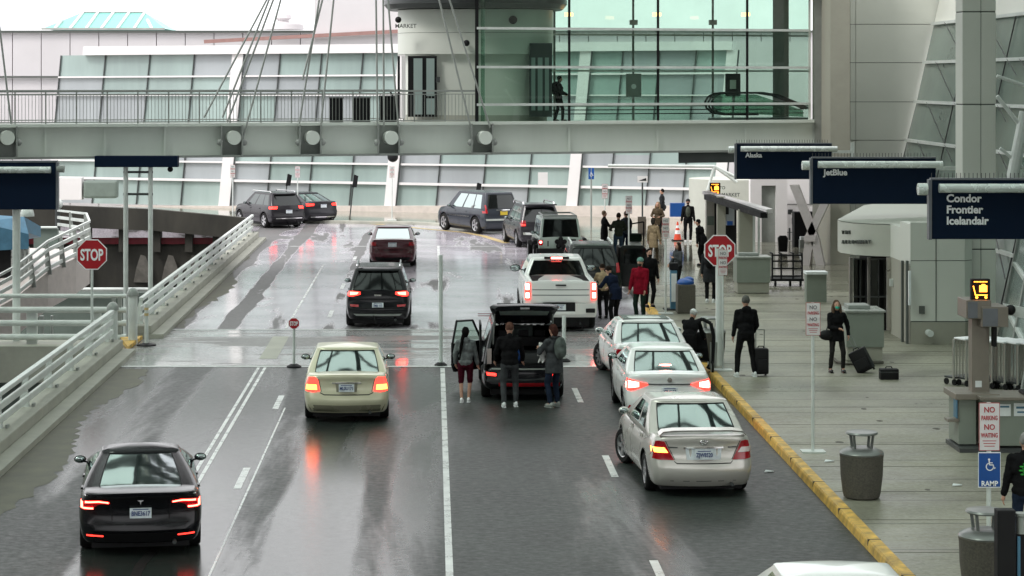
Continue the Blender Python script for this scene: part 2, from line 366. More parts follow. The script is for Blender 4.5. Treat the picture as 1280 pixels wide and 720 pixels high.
# ---------------- parapets with railings on the left
def parapet(name,label,x,y0,y1,n,grp):
    t=thing(name,label,'barrier',(x,y0,0),0,grp)
    L=y1-y0
    b=MB(); b.bx(-.35,.55,0,L,-.8,.12); b.bx(-.25,.22,0,L,.12,.36,bev=.03); b.ob('parapet_wall',M['concrete'],t)
    for z,w,h in ((1.08,.12,.10),(.82,.07,.14),(.56,.07,.14)):
        b=MB(); b.bx(-.06-w/2,-.06+w/2,0,L,z-h/2,z+h/2,bev=.02); b.ob('rail',M['steel_white'],t)
    for k in range(n):
        y=.5+k*(L-1)/(n-1)
        b=MB(); b.loft([[(-.26+a*.0,y-.07,.36),(-.06,y-.07,.36),(-.06,y+.07,.36),(-.26,y+.07,.36)],[(-.2,y-.06,.7),(-.1,y-.06,.7),(-.1,y+.06,.7),(-.2,y+.06,.7)] if False else [(-.24,y-.05,.72),(-.1,y-.05,.72),(-.1,y+.05,.72),(-.24,y+.05,.72)],[(-.16,y-.05,1.04),(-.08,y-.05,1.04),(-.08,y+.05,1.04),(-.16,y+.05,1.04)]] if (a:=0)==0 else [])
        b.ob('rail_post',M['steel_white'],t)
        b=MB(); b.bx(.0,.05,y-.1,y+.1,.37,.43); b.ob('base_plate',M['steel_grey'],t)
    return t
parapet('railed_parapet','white three-rail guardrail on the concrete parapet nearest the camera at lower left',-8.27,20,58.2,14,'railed parapets along the ramp')
parapet('railed_parapet','white three-rail guardrail on the parapet running up beyond the post with the yellow wedge',-7.95,61.5,99.5,16,'railed parapets along the ramp')
def postcap(x,y,d,z0,h,label):
    p=V((PX(x,d),d,0)); t=thing('rail_end_post',label,'post',p,0,'round-capped end posts')
    MB().cyl((0,0,z0),(0,0,h-.18),.125,n=20).ob('shaft',M['steel_white'],t,40)
    b=MB(); b.lathe([(.001,h+.02),(.08,h),(.13,h-.06),(.16,h-.12),(.16,h-.2),(.001,h-.2)]); b.ob('cap',M['steel_grey'],t,40)
postcap(141,375,58.4,0,1.3,'left one of the two round-capped end posts, at the top of the nearest guardrail')
postcap(166,362,60.2,0,1.5,'tall round-capped end post standing behind the yellow-painted wedge')
b=MB(); b.prism([G(150,426,.02),G(178,424,.02),G(160,438,.02)],(0,0,.1)); struct(b.ob('painted_island',M['yellow']))
# delineator
p=G(183,432); t=thing('delineator_post','slim white marker post with orange bands on a black base by the yellow wedge','bollard',p)
b=MB(); b.lathe([(.26,0),(.26,.03),(.1,.07),(.001,.07)]); b.ob('base',M['black'],t,30)
MB().cyl((0,0,.06),(0,0,1.12),.055).ob('shaft',M['steel_white'],t,40)
for z in (.8,.95): MB().cyl((0,0,z),(0,0,z+.07),.06).ob('band',M['road_yellow'],t,40)
# cross railing
yc=61.2
t=thing('cross_railing','white horizontal four-rail guardrail crossing at the left behind the near STOP sign','barrier',(PX(158,yc),yc,0))
for k,z in enumerate((1.12,.74,.38,.0)): 
    MB().cyl((-6,0,z+.08),(0,0,z+.08),.085 if k else .06,n=14).ob('rail',M['steel_white'],t,40)
for x in (-5.4,-2.6,-.85):
    b=MB(); b.bx(x-.14,x+.14,.06,.2,-.2,.75); b.ob('rail_post',M['steel_white'],t)
for x in (-.18,-.35): b=MB(); b.bx(x-.05,x+.05,-.05,.05,-.4,1.2); b.ob('rail_post',M['steel_grey'],t)
tag(MB().bx(-16,-8.4,yc-.5,yc+1.5,-1.1,-.12).ob('edge_beam',M['concrete']),'long concrete edge beam under the white cross railing at the left','beam')
tag(MB().bx(-16,-8.3,yc+.5,yc+1.5,-3.4,-1.15).ob('deck_girder',M['lot_green']),'grey-green girder below the concrete edge beam at left','beam')
# dark curved overpass behind with red band
t=thing('overpass','dark weathered concrete overpass with a broken red band underneath, left background','bridge',(0,104.5,0))
pts=[(-24,PZ(252,105)),(-17.5,PZ(256,105)),(-13,PZ(261,105)),(-8.6,PZ(272,105))]
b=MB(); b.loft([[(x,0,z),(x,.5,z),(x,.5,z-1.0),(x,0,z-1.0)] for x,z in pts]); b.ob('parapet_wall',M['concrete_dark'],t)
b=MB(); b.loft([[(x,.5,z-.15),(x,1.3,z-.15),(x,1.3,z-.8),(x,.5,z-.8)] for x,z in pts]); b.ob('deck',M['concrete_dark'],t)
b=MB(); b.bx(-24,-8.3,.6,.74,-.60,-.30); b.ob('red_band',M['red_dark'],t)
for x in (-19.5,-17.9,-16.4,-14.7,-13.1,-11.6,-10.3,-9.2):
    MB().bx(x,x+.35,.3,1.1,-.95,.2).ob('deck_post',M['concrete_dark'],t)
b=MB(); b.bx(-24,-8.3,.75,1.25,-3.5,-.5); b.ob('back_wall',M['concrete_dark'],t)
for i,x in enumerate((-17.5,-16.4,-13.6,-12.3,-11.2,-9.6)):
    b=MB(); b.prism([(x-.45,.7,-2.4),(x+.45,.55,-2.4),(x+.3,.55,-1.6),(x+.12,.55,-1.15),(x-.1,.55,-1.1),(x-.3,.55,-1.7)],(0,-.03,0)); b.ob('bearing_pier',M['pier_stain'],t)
tag(MB().bx(-24,-8.3,96.5,97,-8,-2.05).ob('lower_wall',M['lot_green']),'grey-green lower wall seen below the overpass at left','wall')
tag(MB().cyl((-20,96.2,-1.0-.9),(-8.2,96.2,-1.0-.9),.09).ob('handrail',M['steel_white']),'single white handrail on top of the grey-green lower wall','railing')
# lower dark block behind cross railing
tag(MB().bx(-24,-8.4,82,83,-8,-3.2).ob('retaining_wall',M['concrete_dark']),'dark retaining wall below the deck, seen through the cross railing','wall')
# curved left ramp with railing
t=thing('side_ramp','pale curved side ramp with a white railing rising at far left','ramp',(0,0,0))
cp=[P(-30,400,80),P(20,372,82),P(60,340,84),P(95,322,87),P(112,312,92),P(108,300,98),P(72,294,104)]
b=MB(); b.loft([[p+V((-4.5,1.5,0)),p,p+V((0,0,-1.4)),p+V((-4.5,1.5,-1.4))] for p in cp[:5]]); b.ob('deck',M['pinkdeck'],t)
for dz in (.0,.36,.68,1.0):
    b=MB()
    for a,c in zip(cp,cp[1:]): b.bar(a+V((0,0,dz+.15)),c+V((0,0,dz+.15)),.08,.13 if dz<1 else .09)
    b.ob('rail',M['steel_white'],t)
for i in range(len(cp)-1):
    for s in (0,.5):
        q=cp[i].lerp(cp[i+1],s); b=MB(); b.loft([[q+V((-.1,0,-.1)),q+V((.14,0,-.1)),q+V((.14,.1,-.1)),q+V((-.1,.1,-.1))],[q+V((-.12,0,1.15)),q+V((-.02,0,1.15)),q+V((-.02,.1,1.15)),q+V((-.12,.1,1.15))]]); b.ob('rail_post',M['steel_grey'],t)
MB().sph(cp[-1]+V((0,0,1.45)),.25).ob('ball_cap',M['steel_white'],t,50)
MB().cyl(cp[-1]+V((0,0,-.3)),cp[-1]+V((0,0,1.3)),.12).ob('rail_post',M['dark_steel'],t,50)
# panel, tent
a=P(42,286,100); c=P(72,316,100)
sp=tag(MB().bx(a.x,c.x,100,100.3,c.z,a.z).ob('hoarding',M['lot_green']),'grey-green rectangular panel topped by a white rail behind the side ramp','panel')
MB().cyl((a.x-.5,99.9,a.z+.06),(c.x,99.9,a.z+.06),.06).ob('top_rail',M['steel_white'],sp)
t=thing('covered_stall','blue tarpaulin shelter with silver side sheeting at the far left edge','tent',P(25,350,84))
z=PZ(350,84)
b=MB(); b.loft([[(-1.5,-.4,2.2),(.4,-.4,1.75),(.4,-.4,1.2),(-1.5,-.4,1.1)],[(-1.5,.3,2.45),(.1,.3,2.35),(.1,.3,1.8),(-1.5,.3,1.7)],[(-1.3,1.6,2.2),(.5,1.6,1.9),(.5,1.6,1.5),(-1.3,1.6,1.2)]]); b.ob('tarp',M['tent_blue'],t)
b=MB()
for k in range(8): b.bx(-.28+k*.08,-.21+k*.08,-.3+.05*(k%3),.0+.05*(k%3),-.6,1.25)
b.ob('side_sheeting',M['silver_tarp'],t)
MB().bx(-1.5,-.3,-.1,1.2,-.9,1.3).ob('inner_box',M['black'],t)
p=P(34,266,76); t=thing('pendant_lamp','white bell-shaped lamp hanging under the big navy sign at left','lamp',p)
b=MB(); b.lathe([(.04,.45),(.06,.2),(.2,.1),(.24,-.05),(.24,-.12),(.001,-.14)]); b.ob('lamp_shade',M['steel_white'],t,40)
for (x,w,y0,y1) in ((51,9,395,470),(64,5,395,470)):
    p=P(x,395,72); tag(MB().bx(p.x-w/140,p.x+w/140,72,72.2,-8,p.z).ob('support_post',M['steel_grey']),{51:'wider of two grey support posts seen behind the cross railing',64:'thinner grey support post behind the cross railing'}[x],'post')

# ---------------- far terminal wall
WA=V((PX(60,125.6),125.6,0)); WB=V((PX(900,112),112,0))
def wp(x,y):   # point on the far wall behind photo position x, y
    tx=(x-XV)/F; # solve (WA+(WB-WA)*s).x = tx * y
    dx=WB.x-WA.x; dy=WB.y-WA.y; s=(tx*WA.y-WA.x)/(dx-tx*dy); d=WA.y+s*dy
    return V((tx*d,d,PZ(y,d)))
t=thing('glass_facade','long pale glazed terminal facade behind the road with white columns','building',(0,0,0))
b=MB()
cols=[66,288,495,722,905]
bays=[]
xs=[66]
for a,c in zip(cols,cols[1:]):
    for k in range(1,5): xs.append(a+(c-a)*k/4)
rows=[66,94,119,155,190,205,229,262]
lean=lambda y:(y-190)*-.092
FN=V((-.36,-.93,0))
def fw(x,y,o=0): return wp(x+lean(y),y)+FN*o
def rs(y,x): return y+ (x-480)*{66:-.008,94:-.006,119:0,155:.006,190:.012,205:.0125,229:.018,262:.022}[y]
for i,(xa,xb) in enumerate(zip(xs,xs[1:])):
    for j,(ya,yb) in enumerate(zip(rows,rows[1:])):
        b.face([fw(xa,rs(ya,xa)),fw(xb,rs(ya,xb)),fw(xb,rs(yb,xb)),fw(xa,rs(yb,xa))],mi=1 if (i*7+j*3)%5 in (1,3) else 0)
b.ob('glazing',[M['wall_glass'],M['wall_glass_b']],t)
for y,th in ((94,.09),(119,.06),(205,.10),(229,.13)):
    b=MB(); b.bar(fw(66,rs(y,66),.12),fw(905,rs(y,905),.12),.12,th); b.ob('transom',M['panel_white'],t)
b=MB(); b.loft([[fw(x,rs(y,x),o) for y,o in ((66,.35),(55,.35),(55,-.4),(66,-.4))] for x in (92,300,500,720,905) for _ in (0,)] if False else [[fw(x,rs(66,x),.35),fw(x,rs(66,x)-11,.35),fw(x,rs(66,x)-11,-.4),fw(x,rs(66,x),-.4)] for x in (96,300,500,720,905)]); b.ob('fascia',M['panel_white'],t)
for x in xs:
    if any(abs(x-c)<3 for c in cols[1:]):
        b=MB(); b.loft([[fw(x-7,rs(y,x),.2),fw(x+7,rs(y,x),.2),fw(x+7,rs(y,x),-.1),fw(x-7,rs(y,x),-.1)] for y in (66,262)]); b.ob('column',M['panel_white'],t)
        b=MB(); b.bar(fw(x+8,rs(66,x),.2),fw(x+8,rs(262,x),.2),.07); b.ob('mullion',M['dark_steel'],t)
    else:
        b=MB(); b.bar(fw(x,rs(66,x),.06),fw(x,rs(262,x),.06),.06); b.ob('mullion',M['dark_steel'],t)
b=MB(); b.loft([[fw(x,257,.35)*1,fw(x,257,-.1)*1,V((fw(x,257,-.1).x,fw(x,257,-.1).y,.1)),V((fw(x,257,.35).x,fw(x,257,.35).y,.1))] for x in (90,400,900)]); b.ob('plinth',mat('pink plinth',(.62,.55,.5),.5),t)
# green cubes and a white board at left end
for (x0,y0,x1,y1,m,lab) in ((104,226,146,248,'lot_green','pale green rounded van-shaped block behind the left end of the facade'),(72,222,102,250,'panel_white','white lettered site board standing at the left end of the facade')):
    a=P(x0,y0,119); c=P(x1,y1,119); b=MB(); b.bx(a.x,c.x,119,119.8,c.z,a.z,bev=.12 if m=='lot_green' else .02)
    o=b.ob('site_board' if m!='lot_green' else 'parked_van',M[m]); tag(o,lab,'board' if m!='lot_green' else 'van')
# distant terminal mass, left panels, skylight, tower
t=thing('far_terminal','pale pink panelled terminal block rising behind the glass facade','building',(0,150,0))
for k in range(30):
    x0=-20+k*36; a=P(x0,38,150); c=P(x0+35,170,150); MB().bx(a.x,c.x,0,6,-8,a.z).ob('wall_panel',M['panel_pink'],t)
a=P(-30,38,149.8); c=P(1100,41,149.8); MB().bx(a.x,c.x,-.25,-.1,c.z,a.z).ob('coping',M['joint'],t)
a=P(-30,95,149.8); MB().bx(a.x,PX(95,149.8),-.25,-.1,a.z-.12,a.z).ob('coping',M['joint'],t)
t=thing('hip_skylight','hipped teal glass skylight on the far roof at upper left','skylight',(0,156,0))
def q(x,y,dy=0): p=P(x,y,156); return V((p.x,dy,p.z))
b=MB(); A,B,C,D=q(52,36),q(206,36),q(172,13.5,4),q(91,13.5,4); E,Fv=q(52,36,8),q(206,36,8)
b.face([A,B,C,D]); b.face([E,A,D]); b.face([B,Fv,C]); b.face([E,Fv,C,D]); b.ob('glazing',M['skylight'],t)
for x0,x1 in ((69,72),(88,93),(108,112),(127,132),(147,152),(168,172),(190,180)):
    b=MB(); b.bar(q(x0,36,-.1),q(x1,13.5 if 91<=x1<=173 else 24,3.9 if 91<=x1<=173 else 1.8),.16); b.ob('glazing_bar',M['panel_white'],t)
b=MB(); b.bar(A+V((0,-.1,0)),B+V((0,-.1,0)),.15); b.bar(D,C,.15); b.ob('frame',M['steel_grey'],t)
a=P(393,-80,138); c=P(492,60,138)
t=thing('roof_penthouse','large plain pink-grey rooftop block behind the bridge cables','building',(0,138,0))
MB().bx(a.x,c.x+4,0,6,c.z,a.z).ob('wall',M['panel_pink'],t)
b=MB(); p0=P(255,52,137.6);p1=P(500,39,137.6); b.bar(V((p0.x,-.3,p0.z)),V((p1.x,-.3,p1.z)),.3,.22); b.ob('roof_edge',mat('rust edge',(.35,.2,.18),.6),t)
b=MB(); b.lathe([(.001,1.1),(.5,1.0),(.6,.75),(.35,.6),(.5,.45),(1.3,.35),(1.4,.0),(.001,0)],c=(0,0,0)); tag(b.ob('roof_vent',M['panel_pink'],None,40,loc=P(354,37,148)),'small domed vent sticking up above the far roofline','vent')
# big airport ground terminal mass behind right
t=thing('rear_concourse','pale rear concourse wall seen through the glass walkway','building',(0,131,0))
MB().bx(PX(640,131),PX(1300,131),0,5,-8,PZ(52,131)).ob('wall',M['panel_pink'],t)
# ================================================================ SKYBRIDGE
BA=V((PX(0,77.5),77.5,0)); BB=V((PX(1010,86.4),86.4,0)); BD=(BB-BA).normalized(); BN=V((BD.y,-BD.x,0)) # towards camera
def bp(x,y,o=0,z=None):
    A=BA+BN*o; tx=(x-XV)/F; s=(tx*A.y-A.x)/(BD.x-tx*BD.y); p=A+BD*s
    return V((p.x,p.y,PZ(y,p.y) if z is None else z))
ZT=5.50; ZB=4.38
t=thing('skybridge','grey-green steel pedestrian bridge crossing above the road with railing','bridge',(0,0,0))
def slab(b,x0,x1,z0,z1,o0,o1):
    b.loft([[bp(x,0,o0,z0),bp(x,0,o1,z0),bp(x,0,o1,z1),bp(x,0,o0,z1)] for x in (x0,x1)])
X0=-60; X1=1018
b=MB(); slab(b,X0,X1,ZB,ZT,0,-.12); b.ob('girder',M['steel_green'],t)
b=MB(); slab(b,X0,X1,ZB,ZT,-4.6,-4.72); b.ob('girder',M['steel_green'],t)
b=MB(); slab(b,X0,X1,ZB-.03,ZB+.05,.16,-.3); b.ob('flange',M['steel_grey'],t)
b=MB(); slab(b,X0,X1,ZT-.04,ZT+.07,.2,-.3); b.ob('flange',M['steel_green'],t)
b=MB(); slab(b,X0,X1,ZT-.3,ZT-.05,-.12,-4.6); b.ob('deck',M['steel_grey'],t)
for x in (57,131,206,711.5,822,932):
    b=MB(); slab(b,x-1.1,x+1.1,ZB+.05,ZT-.04,.1,0); b.ob('stiffener',M['steel_green'],t)
for x in (8,290,388,486,603):
    b=MB(); slab(b,x-12,x+12,ZB-.01,ZT+.02,.10,0); k=b.ob('cable_bracket',M['steel_grey'],t)
    b=MB()
    for dx in (-13,13): slab(b,x+dx-1,x+dx+1,ZB,ZT,.5,.05)
    slab(b,x-13,x+13,ZB,ZB+.06,.5,.05); b.ob('bracket_plate',M['steel_grey'],k)
    c=bp(x,172,.1); b=MB(); b.cyl(c,c+BN*.4,.25,n=24); b.ob('pin_cover',M['steel_green'],k,40)
    b=MB()
    for dx in (-15,15): b.sph(bp(x+dx,178,.35),.12); 
    b.ob('cable_socket',M['steel_grey'],k,50)
# railing
for o,lab in ((.02,0),(-4.6,1)):
    for zz,w in ((6.70,.07),(6.58,.03),(5.62,.04)):
        b=MB(); slab(b,X0,594,zz-w/2,zz+w/2,o+.03,o-.03); b.ob('handrail',M['steel_grey'],t)
    x=-58
    while x<590:
        b=MB(); slab(b,x-.9,x+.9,ZT,6.68,o+.03,o-.03); b.ob('rail_post',M['steel_grey'],t)
        b=MB()
        for k in range(1,9 if o>-1 else 9):
            xx=x+k*38.4/9
            if xx<594: slab(b,xx-.33,xx+.33,5.62,6.58,o+.01,o-.01)
        b.ob('baluster_panel',M['steel_grey'],t); x+=38.4
def cable(x0,y0,x1,y1,o,lab):
    k=5.0; a=bp(x1,y1,o); c=bp(x0-(x1-x0)*1.2,y0-(y1-y0)*1.2,o)
    tag(MB().cyl(a,c,.035,n=8).ob('stay_cable',M['steel_grey']),lab,'cable','stay cables of the bridge')
cs=[(0,38,14,155,'stay cable at the left edge above the bridge railing'),
(314,36,255,147,'most slanted cable of the fan rising at the upper left, above the second bracket'),(322,36,278,147,'second cable of the left fan rising from beside the round pin near the white column'),(328,36,284,153,'third cable of the left fan, close beside the second'),(341,36,303,175,'rightmost cable of the left fan, ending at the bracket side'),
(403,0,378,100,'cable crossing the railing just left of the third bracket'),(399,0,374,155,'leftmost cable rising from the third round bracket'),(417,0,401,158,'right cable rising from the third round bracket'),
(470,0,472,158,'nearly vertical cable left of the dark planters bracket'),(479,0,480,158,'vertical cable between the two dark boxes at the railing'),(485,0,498,158,'cable leaning right across the rounded lift tower edge'),
(549,0,590,165,'left cable crossing the grey lift tower down to the fifth bracket'),(562,0,613,160,'right cable crossing the lift tower and the glass hall corner')]
for c in cs: cable(*c[:4],.3,c[4])
# dark boxes on railing
for x0,x1,y0,lab in ((412,429,123,'smallest and leftmost of the three dark bins behind the bridge railing'),(441,463,123,'middle one of the three dark bins behind the bridge railing'),(474,496,121,'rightmost dark bin behind the bridge railing with a pointed handle')):
    t2=thing('walkway_bin',lab,'bin',(0,0,0),0,'dark bins on the bridge')
    b=MB(); slab(b,x0,x1,ZT+.05,PZ(y0,82),-.15,-.6); b.ob('body',M['black'],t2)
    b=MB(); slab(b,x0-.5,x1+.5,PZ(y0,82),PZ(y0,82)+.05,-.12,-.65); b.ob('lid',M['dark_steel'],t2)
    if x0==474: b=MB(); b.path([bp(478,122,-.3),bp(481,113,-.3),bp(487,113,-.3),bp(492,122,-.3)],.03); b.ob('handle',M['black'],t2)
# ---------------- lift tower
t=thing('lift_tower','rounded grey-clad lift tower standing on the bridge beside the glass hall','tower',(0,0,0))
cc=bp(594,100,-3.6); 
def ring(w,dp,z,n=48,pw=.62):
    out=[]
    for i in range(n):
        a=2*math.pi*i/n; cx=abs(math.cos(a))**pw*math.copysign(1,math.cos(a)); sy=abs(math.sin(a))**pw*math.copysign(1,math.sin(a))
        out.append(V((cc.x+w*cx,cc.y+dp*sy,z)))
    return out
zz=lambda y:PZ(y,82.6)
for y0,y1,w in ((40,67,2.98),(10,39.5,2.98)): MB().loft([ring(w,2.5,zz(y1)),ring(w,2.5,zz(y0))]).ob('upper_cladding',M['panel'],t,35)
MB().loft([ring(2.94,2.45,zz(66)),ring(2.94,2.45,zz(12))]).ob('seam_core',M['joint'],t,35)
b=MB(); b.loft([ring(2.7,2.3,ZT),ring(2.7,2.3,zz(67))]); b.ob('lower_cladding',M['panel'],t,35)
MB().loft([ring(3.35,3.0,zz(9)),ring(3.5,3.2,zz(3)),ring(3.5,3.2,zz(-3))]).ob('roof',M['dark_steel'],t,35)
MB().loft([ring(2.75,2.35,ZT+.02),ring(2.75,2.35,ZT+.28)]).ob('skirting',M['concrete'],t,35)
fy=cc.y-2.33
def tb(b,x0,x1,y0,y1,o,th=.04):
    b.bx(PX(x0,fy),PX(x1,fy),fy-o-th,fy-o,PZ(y1,fy),PZ(y0,fy))
b=MB(); tb(b,510,546,70,146,.02,.1); dr=b.ob('lift_door',M['black'],t)
b=MB(); tb(b,517,528,73,143,.13); tb(b,533,543,73,120,.13);tb(b,533,543,123,143,.13); b.ob('door_glass',M['wall_glass'],dr)
b=MB(); tb(b,502,507,70,148,.0,.15); b.ob('white_jamb',M['panel_white'],t)
b=MB(); tb(b,497,500,70,148,.0,.1); b.ob('dark_jamb',M['black'],t)
b=MB(); tb(b,545,550,96,103,.04,.1); b.ob('call_box',M['dark_steel'],t)
for x,y in ((498,25),(583,54)): b=MB(); b.sph(V((PX(x,fy),fy-.35,PZ(y,fy))),.12); b.ob('camera_dome',M['black'],t,50)
b=MB(); b.bx(PX(662,fy),PX(690,fy),fy-.06,fy+.4,PZ(146,fy),PZ(54,fy)); sd=b.ob('lift_portal',M['dark_steel'],t)
for xa,xb in ((664,669),(672,678),(681,686)): b=MB(); b.bx(PX(xa,fy),PX(xb,fy),fy-.10,fy-.07,PZ(138,fy),PZ(72,fy)); b.ob('door_glass',M['wall_glass'],sd)
b=MB(); b.cyl((PX(641,fy),fy-.25,PZ(25,fy)),(PX(641,fy),fy-.1,PZ(25,fy)),.16); b.ob('dome_camera_disc',M['black'],t)  # black disc for a round camera dome
text('lettering','MARKET',.21,M['joint'],(PX(494,fy),fy-.28,PZ(35,fy)),t,bold=.02)
# ---------------- glass hall on the bridge
t=thing('glass_hall','green glass walkway hall on the bridge with dark vertical mullions','walkway',(0,0,0))
zt=PZ(-14,84)
for (o,nm) in ((-.02,'front_glazing'),(-4.5,'rear_glazing')):
    b=MB(); b.face([bp(596,0,o,ZT),bp(1012,0,o,ZT),bp(1012,0,o,zt),bp(596,0,o,zt)]); b.ob(nm,M['glass_hall'] if o>-1 else M['glass_clear'],t)
b=MB(); slab(b,560,1025,zt,zt+3.2,.3,-4.8); b.ob('roof',M['steel_green'],t)  # unseen roof made deep so the wet road reflects it darkly
for y in (36,84,130.5):
    z=PZ(y,83.5); b=MB(); slab(b,596,1012,z-.045,z+.045,.12,.0); b.ob('transom',M['steel_white'],t)
    b=MB(); slab(b,640,1012,z-.15,z-.08,-4.45,-4.5); b.ob('rear_transom',M['steel_white'],t)
for x,w,m in ((596,2.2,'black'),(711.5,1.6,'black'),(822.5,1.6,'black'),(934,1.6,'black'),(1012,1.5,'steel_green')):
    b=MB(); slab(b,x-w,x+w,ZT,zt,.05,-.12); b.ob('mullion',M[m],t)
b=MB(); slab(b,601,606,ZT,zt,-.2,-.3); b.ob('glass_fin',M['glass_hall'],t)
for x in (693,791.5,891,968): b=MB(); slab(b,x-1.4,x+1.4,ZT,zt,-4.5,-4.6); b.ob('rear_mullion',M['steel_grey'],t)
for y in (138,143): z=PZ(y,87); b=MB(); slab(b,680,1005,z-.02,z+.02,-4.2,-4.25); b.ob('inner_rail',M['black'],t)
b=MB(); slab(b,966,986,ZT,zt,-4.0,-4.4); b.ob('rear_panel',M['steel_grey'],t)
b=MB(); slab(b,1018,1036,ZB-.2,zt+1,.1,-4.8); b.ob('end_column',M['steel_grey'],t)
b=MB(); slab(b,848,925,ZB-.42,ZB-.04,.1,-3); b.ob('soffit_box',M['dark_steel'],t)
for x in (711,821,932):
    c=bp(x,18,-2); tag(MB().bx(c.x-.16,c.x+.16,c.y-.1,c.y+.1,c.z-.07,c.z+.07,bev=.02).ob('ceiling_lamp',M['lamp_warm']),{711:'leftmost small orange lamp inside the glass hall',821:'middle small orange lamp inside the glass hall',932:'rightmost small orange lamp inside the glass hall'}[x],'lamp','orange lamps in the glass hall')
for x in (792,891): c=bp(x,28,-4.3); tag(MB().bx(c.x-.16,c.x+.16,c.y-.1,c.y+.1,c.z-.1,c.z+.1,bev=.02).ob('loudspeaker',M['steel_grey']),{792:'left grey loudspeaker box on a rear mullion of the glass hall',891:'right grey loudspeaker box on a rear mullion of the glass hall'}[x],'speaker','loudspeakers in the glass hall')
for x,m,lab in ((792,'steel_grey','grey information stand in the glass hall with a white dot'),(916,'black','black information stand with a framed emblem beside the escalator')):
    c=bp(x,118,-2.2); c.z=ZT; t2=thing('info_stand',lab,'stand',c)
    b=MB(); b.cyl((0,0,0),(0,0,1.1),.035); b.ob('pole',M['steel_grey'],t2)
    b=MB(); b.bx(-.3,.3,-.05,.05,.95,1.85,bev=.04); b.ob('panel',M[m],t2)
    b=MB(); b.bx(-.12,.12,-.07,-.055,1.25,1.6) if m=='black' else b.cyl((0,-.08,1.35),(0,-.055,1.35),.1); b.ob('emblem',M['steel_green'] if m=='black' else M['white_ink'],t2)
# escalator
t=thing('escalator','escalator with black looping handrails inside the right end of the glass hall','escalator',(0,0,0))
for k in range(3):
    o=-1.2-.9*k; pts=[bp(x+k*4,y,o) for x,y in ((1004,136),(985,127),(965,119),(945,116),(905,116),(893,117),(885,121),(881,128),(883,135),(890,141),(905,143),(940,143))]
    MB().path(pts,.04).ob('handrail',M['black'],t)
    if k!=1:
        b=MB(); b.loft([[p,p+BN*.02] for p in ()] or [[bp(890,118,o),bp(890,118,o-.02),bp(890,141,o-.02),bp(890,141,o)],[bp(945,118,o),bp(945,118,o-.02),bp(945,143,o-.02),bp(945,143,o)],[bp(1004,138,o),bp(1004,138,o-.02),bp(1004,146,o-.02),bp(1004,146,o)]]); b.ob('balustrade',M['glass_clear'],t)
b=MB(); slab(b,885,1010,ZT,ZT+.12,-1,-3.2); b.ob('landing',M['dark_steel'],t)

# ================================================================ RIGHT BUILDINGS
DT=86.5
def fx(b,x0,x1,y0,y1,d,th=.3,**k): b.bx(PX(x0,d),PX(x1,d),d,d+th,PZ(y1,d),PZ(y0,d),**k)
t=thing('concrete_tower','tall pale panelled tower with thin dark joints right of the bridge','building',(0,0,0))
rows=[-110,-66,-18,30,78,127,175,224,272,335]
ed=lambda y:1177-(y)*.247
b=MB(); fx(b,1063,1200,-110,335,DT+.1,6); b.ob('core',M['joint'],t)
for y0,y1 in zip(rows,rows[1:]):
    for x0,x1 in ((1063,1069.4),(1070,None)):
        e0,e1=(x1,x1) if x1 else (ed(y0),ed(y1))
        b=MB(); pp=[P(x0,y0+.7,DT),P(e0,y0+.7,DT),P(e1,y1,DT),P(x0,y1,DT)]; b.prism(pp,(0,.3,0)); b.ob('panel',M['panel'],t)
tag(MB().bx(PX(1038,84.5),PX(1062.5,84.5),84.5,88.5,0.1,PZ(-110,84.5)).ob('pier',M['panel_beige']),'beige rectangular pier between the bridge end and the pale tower','column')
# leaning glass wall behind the big column
t=thing('leaning_glass_wall','dark green leaning glass curtain wall with white transoms at upper right','building',(0,0,0))
LX=lambda z:17.25+.225*z
def lw(d,z,o=0): return V((LX(z)-o,d,z))
zs=[0]+[PZ(y,DT) for y in (272,224,175,127,78,30)]
b=MB()
ds=[86.4,80,74,68,62,56,50,40,30]
for d0,d1 in zip(ds,ds[1:]):
    for z0,z1 in zip(zs,zs[1:]): b.face([lw(d0,z0),lw(d1,z0),lw(d1,z1),lw(d0,z1)])
b.ob('glazing',M['glass_green'],t)
b=MB(); b.loft([[lw(d,zs[-1]),lw(d,zs[-1]+5),lw(d,zs[-1]+5)+V((.4,0,0)),lw(d,zs[-1])+V((.4,0,0))] for d in (86.4,30)]); b.ob('spandrel',M['panel'],t)
for z in zs[1:]: b=MB(); b.bar(lw(86.3,z,.08),lw(30,z,.08),.14,.11); b.ob('transom',M['steel_white'],t)
for d in ds[1:]: b=MB(); b.bar(lw(d,0,.06),lw(d,zs[-1],.06),.04); b.ob('mullion',M['dark_steel'],t)
for d in (84,78,72,66):
    b=MB(); b.bar(lw(d,zs[2],-.15)+V((-.3,0,0)),lw(d-4,zs[2]-2.2,0)+V((-.12,0,0)),.03)
    for z in zs[3:]: b.bar(lw(d,z,.14),lw(d-6,z-2.0,.14),.025)
    b.ob('brace',M['dark_steel'],t)  # dark diagonal bars drawn for reflections in the glass
# roof truss struts seen at far right
for i,(xa,ya,xb,yb,w) in enumerate(((1282,140,1262,240,.35),(1246,120,1290,175,.12),(1246,95,1290,110,.1),(1250,185,1285,215,.1))):
    d=64; tag(MB().cyl(P(xa,ya,d),P(xb,yb,d),w/2).ob('roof_strut',M['steel_white']),['thick white leaning strut at the upper right edge','upper thin white strut meeting the thick strut at right','second thin strut in the glass at the right edge','lowest thin strut beside the thick leaning one'][i],'strut','roof struts at the right edge')
